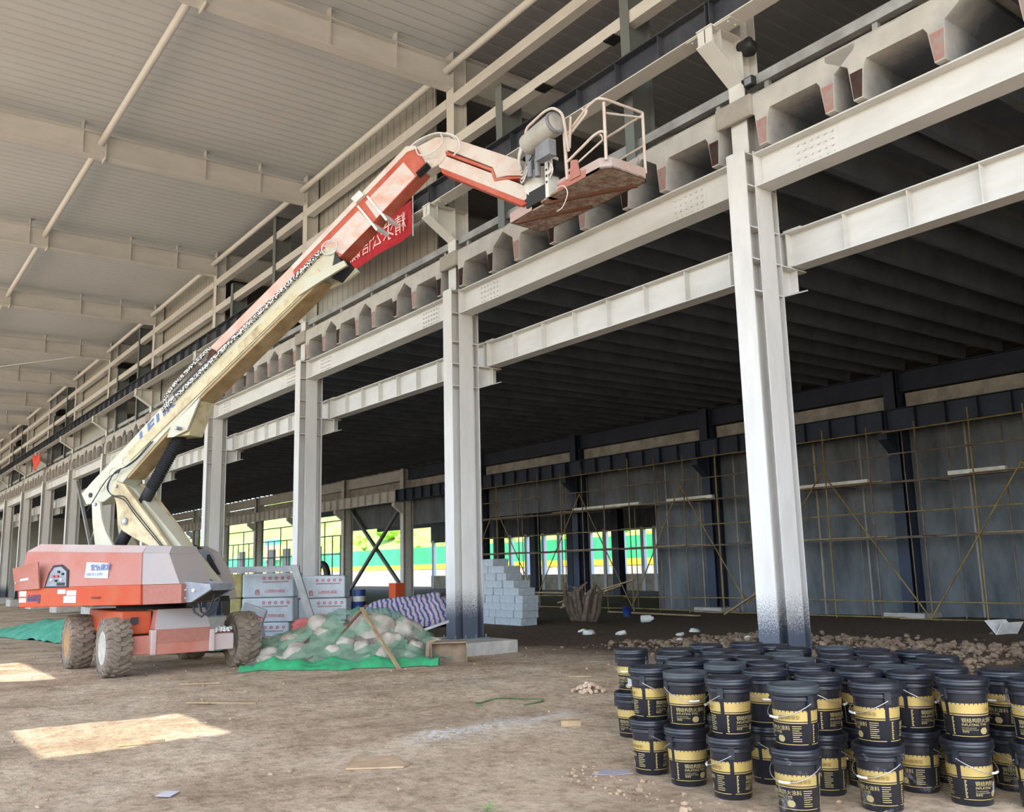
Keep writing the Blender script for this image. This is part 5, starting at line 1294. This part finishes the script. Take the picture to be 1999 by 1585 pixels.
barrel(-43.4, 21.3, .32, .95, 'blue and white steel barrel at the foot of the open bay, left one', M['blue_plastic'], M['white'])
barrel(-42.8, 21.75, .32, .95, 'blue and white steel barrel at the foot of the open bay, right one', M['blue_plastic'], M['white'])
def place(name, mb, mt, label, cat, o, group=None):
    q = mb.build(name, mt, None, o); tag(q, label, cat, group); return q
place('orange_cabinet', MB().box(-40.9,-40.2,22.4,22.9,-.25,.95), M['orange_box'], 'orange cabinet standing between the navy columns left of the striped heap', 'cabinet', (-40.5,22.6,-.25))
bk = thing('blue_pail', 'small blue bucket standing on the soil in front of the scaffold opening', 'bucket', (-25.4, 23.9, ground_z(-25.4,23.9)))
zb = ground_z(-25.4,23.9)
MB().lathe([(.13,0),(.17,.34),(.185,.34),(.185,.36),(.16,.35),(.12,.02)], (-25.4,23.9,zb), (0,0,1), 20).build('pail_body', M['blue_plastic'], bk, (-25.4,23.9,zb))
MB().tube([(-25.4+math.cos(a)*.18, 23.9, zb+.34-.05*math.sin(a)) for a in [PI*i/8 for i in range(9)]], .006, 5).build('pail_handle', M['wire'], bk, (-25.4,23.9,zb))
wp = Vector((-21.9, 21.2, ground_z(-21.9,21.2)+.12))
place('white_jug', MB().lathe([(0,0),(.10,0),(.12,.03),(.12,.30),(.05,.38),(.05,.42),(0,.42)], wp, (.75,.6,.05), 18), M['white'], 'white plastic jug lying on its side near the blue bucket', 'jug', tuple(wp))
place('brick_red_box', MB().box(-29.3,-29.0,25.4,25.7,-.3,.15), M['rust'], 'small brown-red box by the navy column behind the tree stump', 'box', (-29.15,25.5,-.3))
for i, (a, b) in enumerate((((-31,25.2,.05),(-26.5,25.4,1.0)),((-30.6,25.0,-.15),(-26.9,25.1,.80)),((-33.5,25.6,.45),(-28.5,25.7,.45)),((-27.5,24.9,-.22),(-22.5,24.6,-.22)),((-22.2,25.6,-.22),(-20.9,25.9,.55)))):
    stick(a, b, .14, .05, ('old plank sloping up inside the scaffold opening, upper one','old plank sloping up inside the scaffold opening, lower one','level plank resting across the scaffold opening','long plank lying on the soil behind the blue bucket','short timber leaning on the far navy column')[i], 'plank')
# a gnarled root stump beside the block pile
stm = MB(); rt = random.Random(2)
for i in range(16):
    a = rt.random()*6.28; b0 = Vector((-23.4+rt.uniform(-.4,.4), 20.0+rt.uniform(-.3,.3), -.2))
    stm.tube([b0, b0+Vector((math.cos(a)*.2, math.sin(a)*.2, .35)), b0+Vector((math.cos(a)*.35, math.sin(a)*.3, .7+rt.random()*.35)), b0+Vector((math.cos(a+1)*.45, math.sin(a+1)*.35, .8+rt.random()*.5))], [.13,.10,.07,.02], 7)
place('root_stump', stm, mat('root_wood', (128,112,96), .9, col2=(90,78,66), scale=6), 'gnarled grey root stump standing right of the block pile', 'stump', (-23.4,20,-.2))
# bent angle sheet on the soil at the right
p0 = Vector((-10.4, 20.9, ground_z(-10.4, 20.9)))
place('bent_sheet', MB().obox(p0, (.20,.55,.0), (-.24,.02,.30), (.01,0,.01)).obox(p0, (.20,.55,0), (.16,.0,.26), (-.01,0,.01)), M['white'], 'bent white metal angle lying on the soil at the far right', 'metal sheet', tuple(p0))

# ------------------------------------------------------------------ loose clods inside and small litter on the ground
cl = MB(); rc = random.Random(31)
for i in range(2600):
    x = -15.5+rc.random()*11.5; y = 15.0-.15*(x+10)+rc.gauss(0, 1.5)
    if y < 12.2: continue
    r = .018+.07*rc.random()**3; rock(cl, (x, y, ground_z(x, y)+r*.35), r, rc, .75)
tag(cl.build('soil_clods', mat('clod_earth', (138,118,96), .95, col2=(104,84,66), scale=5, bump=.6), None, (-10,15,0)), 'brown earth clods scattered over the soil behind the paint pails', 'clods', kind='stuff')
cl = MB()
for i in range(420):
    x = -24+rc.random()*22; y = 1.2+rc.random()*12
    r = .008+.022*rc.random()**2; rock(cl, (x, y, ground_z(x, y)+r*.3), r, rc, .7)
for i in range(160):
    x = -6.1+rc.random()*2.6; y = 4.75+rc.random()*.5+(x+6.1)*-.1; r = .006+.03*rc.random()**3; rock(cl, (x, y, ground_z(x, y)+r*.3), r, rc, .7)
tag(cl.build('pebbles', mat('pebble_earth', (176,152,124), .95, col2=(140,118,94), scale=9), None, (-10,6,0)), 'small stones and crumbs of earth scattered over the hall ground', 'pebbles', kind='stuff')
def flat(name, pts, th, mt, label, cat, lift_=.004):
    m = MB(); z_ = max(ground_z(x, y) for x, y in pts)+lift_
    m.prism([(x, y) for x, y in pts], (0,0,z_), (1,0,0), (0,1,0), (0,0,th)); return place(name, m, mt, label, cat, (pts[0][0], pts[0][1], z_))
M['card'] = mat('damp_cardboard', (186,160,126), .9, col2=(160,134,102), scale=5)
flat('cardboard_sheet', [(-7.32,3.60),(-7.05,4.0),(-7.12,4.10),(-7.20,4.08),(-7.50,4.18),(-7.60,3.98),(-7.72,3.87)], .012, M['card'], 'flattened cardboard sheet lying on the ground left of the pails', 'cardboard')
flat('paper_scrap', [(-7.39,2.08),(-7.29,2.16),(-7.42,2.27),(-7.50,2.18)], .003, M['sticker'], 'white printed paper scrap on the ground at the bottom left', 'paper')
flat('plastic_scrap', [(-5.80,5.00),(-5.66,5.10),(-5.60,5.26),(-5.74,5.30),(-5.88,5.16)], .004, mat('clear_plastic', (190,184,196), .3, alpha=.7), 'crumpled clear plastic scrap left of the front pails', 'plastic')
b0 = Vector((-7.62, 6.18, ground_z(-7.6,6.2)))
place('brick', MB().obox(b0, (.12,.16,0), (-.08,.06,0), (0,0,.055)), M['card'], 'single pale brown brick on the ground left of the pails', 'brick', tuple(b0))
m = MB(); m.tube([(-9.45+.30*math.cos(a)+.25*math.sin(a)*.3, 6.85+.42*math.sin(a), ground_z(-9.45+.3*math.cos(a), 6.85+.42*math.sin(a))+.012) for a in [2*PI*i/24 for i in range(20)]], .009, 6)
place('green_hose', m, mat('green_rubber', (84,110,72), .7), 'thin green hose lying in an open loop on the ground', 'hose', (-9.45,6.85,0))
for i, (x0, y0, x1, y1) in enumerate(((-12.3,3.8,-11.7,4.5),(-14.6,4.4,-14.2,4.9),(-9.9,2.4,-9.7,2.8),(-10.9,9.0,-10.6,9.2))):
    stick((x0, y0, ground_z(x0, y0)+.018), (x1, y1, ground_z(x1, y1)+.018), .03, .02, 'thin dry stick on the hall ground, %s from the right' % ('third','fourth','first','second')[i], 'stick')
m = MB()
for i in range(60):
    a = rc.random()*6.28; r_ = rc.random()**.7*.22; x = -9.4+math.cos(a)*r_; y = 8.1+math.sin(a)*r_; rock(m, (x, y, ground_z(x, y)+.02+.10*max(0, 1-r_/.2)), .035, rc)
tag(m.build('dirt_pile', mat('light_dirt', (186,162,136), .95), None, (-9.4,8.1,0)), 'small loose pile of pale dirt between the pails and the plinth', 'dirt', kind='stuff')
gr = MB()
for i in range(26):
    a = rc.random()*6.28; x = -5.50+rc.uniform(-.05,.05); y = 3.80+rc.uniform(-.05,.05); z = ground_z(x, y); l_ = .05+.05*rc.random()
    gr.add([(x,y,z),(x+.006,y+.004,z),(x+math.cos(a)*l_,y+math.sin(a)*l_,z+.03)], [(0,1,2)])
tag(gr.build('grass_tuft', mat('fresh_grass', (110,160,70), .8), None, (-5.5,3.8,0)), 'tiny green grass tuft at the bottom edge of the ground', 'grass', kind='stuff')
wl_ = [(-17.9,16.6,.14),(-16.4,17.2,.10),(-15.1,15.8,.08),(-17.2,18.6,.12),(-13.0,15.7,.09),(-19.9,17.0,.10),(-18.6,16.1,.16),(-14.2,19.0,.1)]
for i, (x, y, r) in enumerate(wl_):
    boulder(x, y, r, 'white foam or plaster chunk on the dark soil inside, %s from the left' % ('third','fifth','seventh','fourth','eighth','first','second','sixth')[i], .5, 'white', 'plaster_chunk', 'plaster chunk', z=ground_z(x, y)+r*.2)['group'] = 'white chunks on the dark soil'

# small fittings by the nearest column and on the girts
wlp = thing('work_lamp', 'small dark work lamp clamped to the nearest column above the slab edge', 'lamp', (-8.02, 10.50, 8.72))
MB().box(-8.06,-7.90,10.46,10.56,8.66,8.80).build('lamp_housing', M['black'], wlp, (-8.02,10.50,8.72))
MB().box(-8.04,-7.92,10.452,10.46,8.68,8.78).build('lamp_glass', M['steel'], wlp, (-8.02,10.50,8.72))
MB().tube([(-8.06,10.5,8.70),(-8.12,10.5,8.78),(-8.16,10.56,8.86),(-8.14,10.62,8.72),(-8.1,10.56,8.60)], .012, 6).build('lamp_cable', M['black'], wlp, (-8.02,10.50,8.72))
bm = boulder(-8.09, 10.66, .14, 'crumpled black plastic bag stuck at the top of the nearest column bracket', .9, 'black', 'plastic_bag', 'plastic bag', z=9.40); bm.pop('group', None) if hasattr(bm, 'pop') else None
if 'group' in bm.keys(): del bm['group']
for i, x in enumerate((-13.1, -11.05)):
    o = MB().box(x-.14, x+.14, 10.56, 10.82, 11.05, 11.078).build('rubber_pad', M['black'], None, (x, 10.7, 11.06)); tag(o, 'black pad under the lower girt left of the nearest column, %s one' % ('left','right')[i], 'pad', 'black pads under the girt')

for i, (ya, yb2) in enumerate(((4.85, 10.3), (10.3, 4.85))):
    o = MB().cyl((X(6)-.05, ya, 12.86+.05*i), (X(5)+.05-BAY*0, yb2, 12.86+.05*i), .02, 6).build('roof_tie_rod', M['white_tube'], None, (X(6), ya, 12.86)); tag(o, ('thin tie rod crossing the far roof bay, rising away from the columns', 'thin tie rod crossing the far roof bay, the opposite diagonal')[i], 'tie rod')
# ------------------------------------------------------------------ outside, beyond the open far side
M['hill'] = mat('sunlit_hill_green', (96,140,52), .95, col2=(150,170,80), scale=.16, lo=.4, hi=.62, bump=.6, bscale=.8)
M['out_earth'] = mat('outside_earth', (160,146,122), .95, col2=(134,120,98), scale=.3)
m = MB(); m.box(-400, 300, 50.2, 70, -.62, -.35); m.box(-400, -115.5, -80, 50.2, -.62, -.35); m.box(-115.5, 300, -80, -22.2, -.62, -.35); m.box(12.5, 300, -22.2, 50.2, -.62, -.35)
struct(m.build('ground_outside', M['out_earth']))
h = MB(); gxx = [-420+8*i for i in range(80)]; gyy = [62+5*i for i in range(24)]
vs = []
for y in gyy:
    for x in gxx:
        t = sm(62, 170, y); vs.append((x, y, -.5+34*t*t+ (2.2 if y > 74 else 0)*sm(70, 90, y)+3*mn.noise(Vector((x*.02, y*.03, 0)))*t*4))
n_ = len(gxx)
h.add(vs, [(j*n_+i, j*n_+i+1, (j+1)*n_+i+1, (j+1)*n_+i) for j in range(len(gyy)-1) for i in range(n_-1)], True)
struct(h.build('hillside', M['hill']))
# tree and bush clumps on the hill
fol = mat('bush_leaves', (92,146,46), .9, col2=(168,196,84), scale=1.2, lo=.35, hi=.65)
def blob(seed, r, squash=.8):
    bm = bmesh.new(); bmesh.ops.create_icosphere(bm, subdivisions=3, radius=r)
    for v in bm.verts:
        nrm = v.co.normalized(); d = 1+.28*mn.noise(nrm*2.3+Vector((seed*7.1, 0, 0)))+.16*mn.noise(nrm*6+Vector((0, seed*3.3, 0)))
        v.co = Vector((v.co.x*d, v.co.y*d, v.co.z*d*squash))
    me = bpy.data.meshes.new('blob'); bm.to_mesh(me); bm.free()
    for p_ in me.polygons: p_.use_smooth = False
    return me
bl = [blob(i, 1.0) for i in range(4)]
rr = random.Random(11)
for me in bl: me.materials.append(fol)
bz = MB()
for i in range(70):
    x = -230+rr.random()*190; y = 68+rr.random()*60; s_ = 1.4+rr.random()*3.0
    t = sm(62, 170, y); z = -.5+34*t*t+2.2*sm(70, 90, y); me = bl[i % 4]; a = rr.random()*6
    bz.add([(x+(v.co.x*math.cos(a)-v.co.y*math.sin(a))*s_, y+(v.co.x*math.sin(a)+v.co.y*math.cos(a))*s_, z+s_*.4+v.co.z*s_*.9) for v in me.vertices], [tuple(p_.vertices) for p_ in me.polygons])
tag(bz.build('hillside_bushes', fol, None, (-130, 90, 5)), 'sunlit green bushes covering the hillside beyond the open far side', 'bushes', kind='stuff')
# green site hoarding with a yellow and black foot strip
fg = mat('hoarding_green', (36,150,92), .6, col2=(60,176,120), scale=.4); fy = mat('hoarding_yellow', (228,200,48), .6)
t = thing('site_hoarding', 'bright green site hoarding with a yellow foot strip beyond the open side', 'fence', (-110, 62, -.3))
m = MB(); 
m.box(-210, -40, 62, 62.1, 2.1, 4.3); m.build('green_panels', fg, t, (-110, 62, -.3))
m = MB(); m.box(-210, -40, 61.9, 62.0, 1.5, 2.1); m.build('foot_strip', fy, t, (-110, 62, -.3))
m = MB(); m.box(-210, -40, 61.95, 62.3, -.4, 1.5); m.build('concrete_base', M['concrete_light'], t, (-110, 62, -.3))

M['teal'] = mat('poster_teal', (70,176,186), .6); M['terra'] = mat('poster_orange', (206,120,80), .7, col2=(230,170,130), scale=.6)
pb_ = thing('site_poster', 'orange and teal poster board standing before the green hill', 'poster board', (-153, 61, -.4))
MB().box(-156.4, -149.6, 61, 61.1, 3.6, 6.2).build('orange_picture', M['terra'], pb_, (-153,61,-.4))
MB().box(-156.4, -149.6, 60.98, 61.1, 6.2, 7.1).build('teal_band', M['teal'], pb_, (-153,61,-.4))
for x in (-156, -150): MB().box(x, x+.2, 61.1, 61.3, -.6, 7).build('post', M['grey_steel'], pb_, (-153,61,-.4))
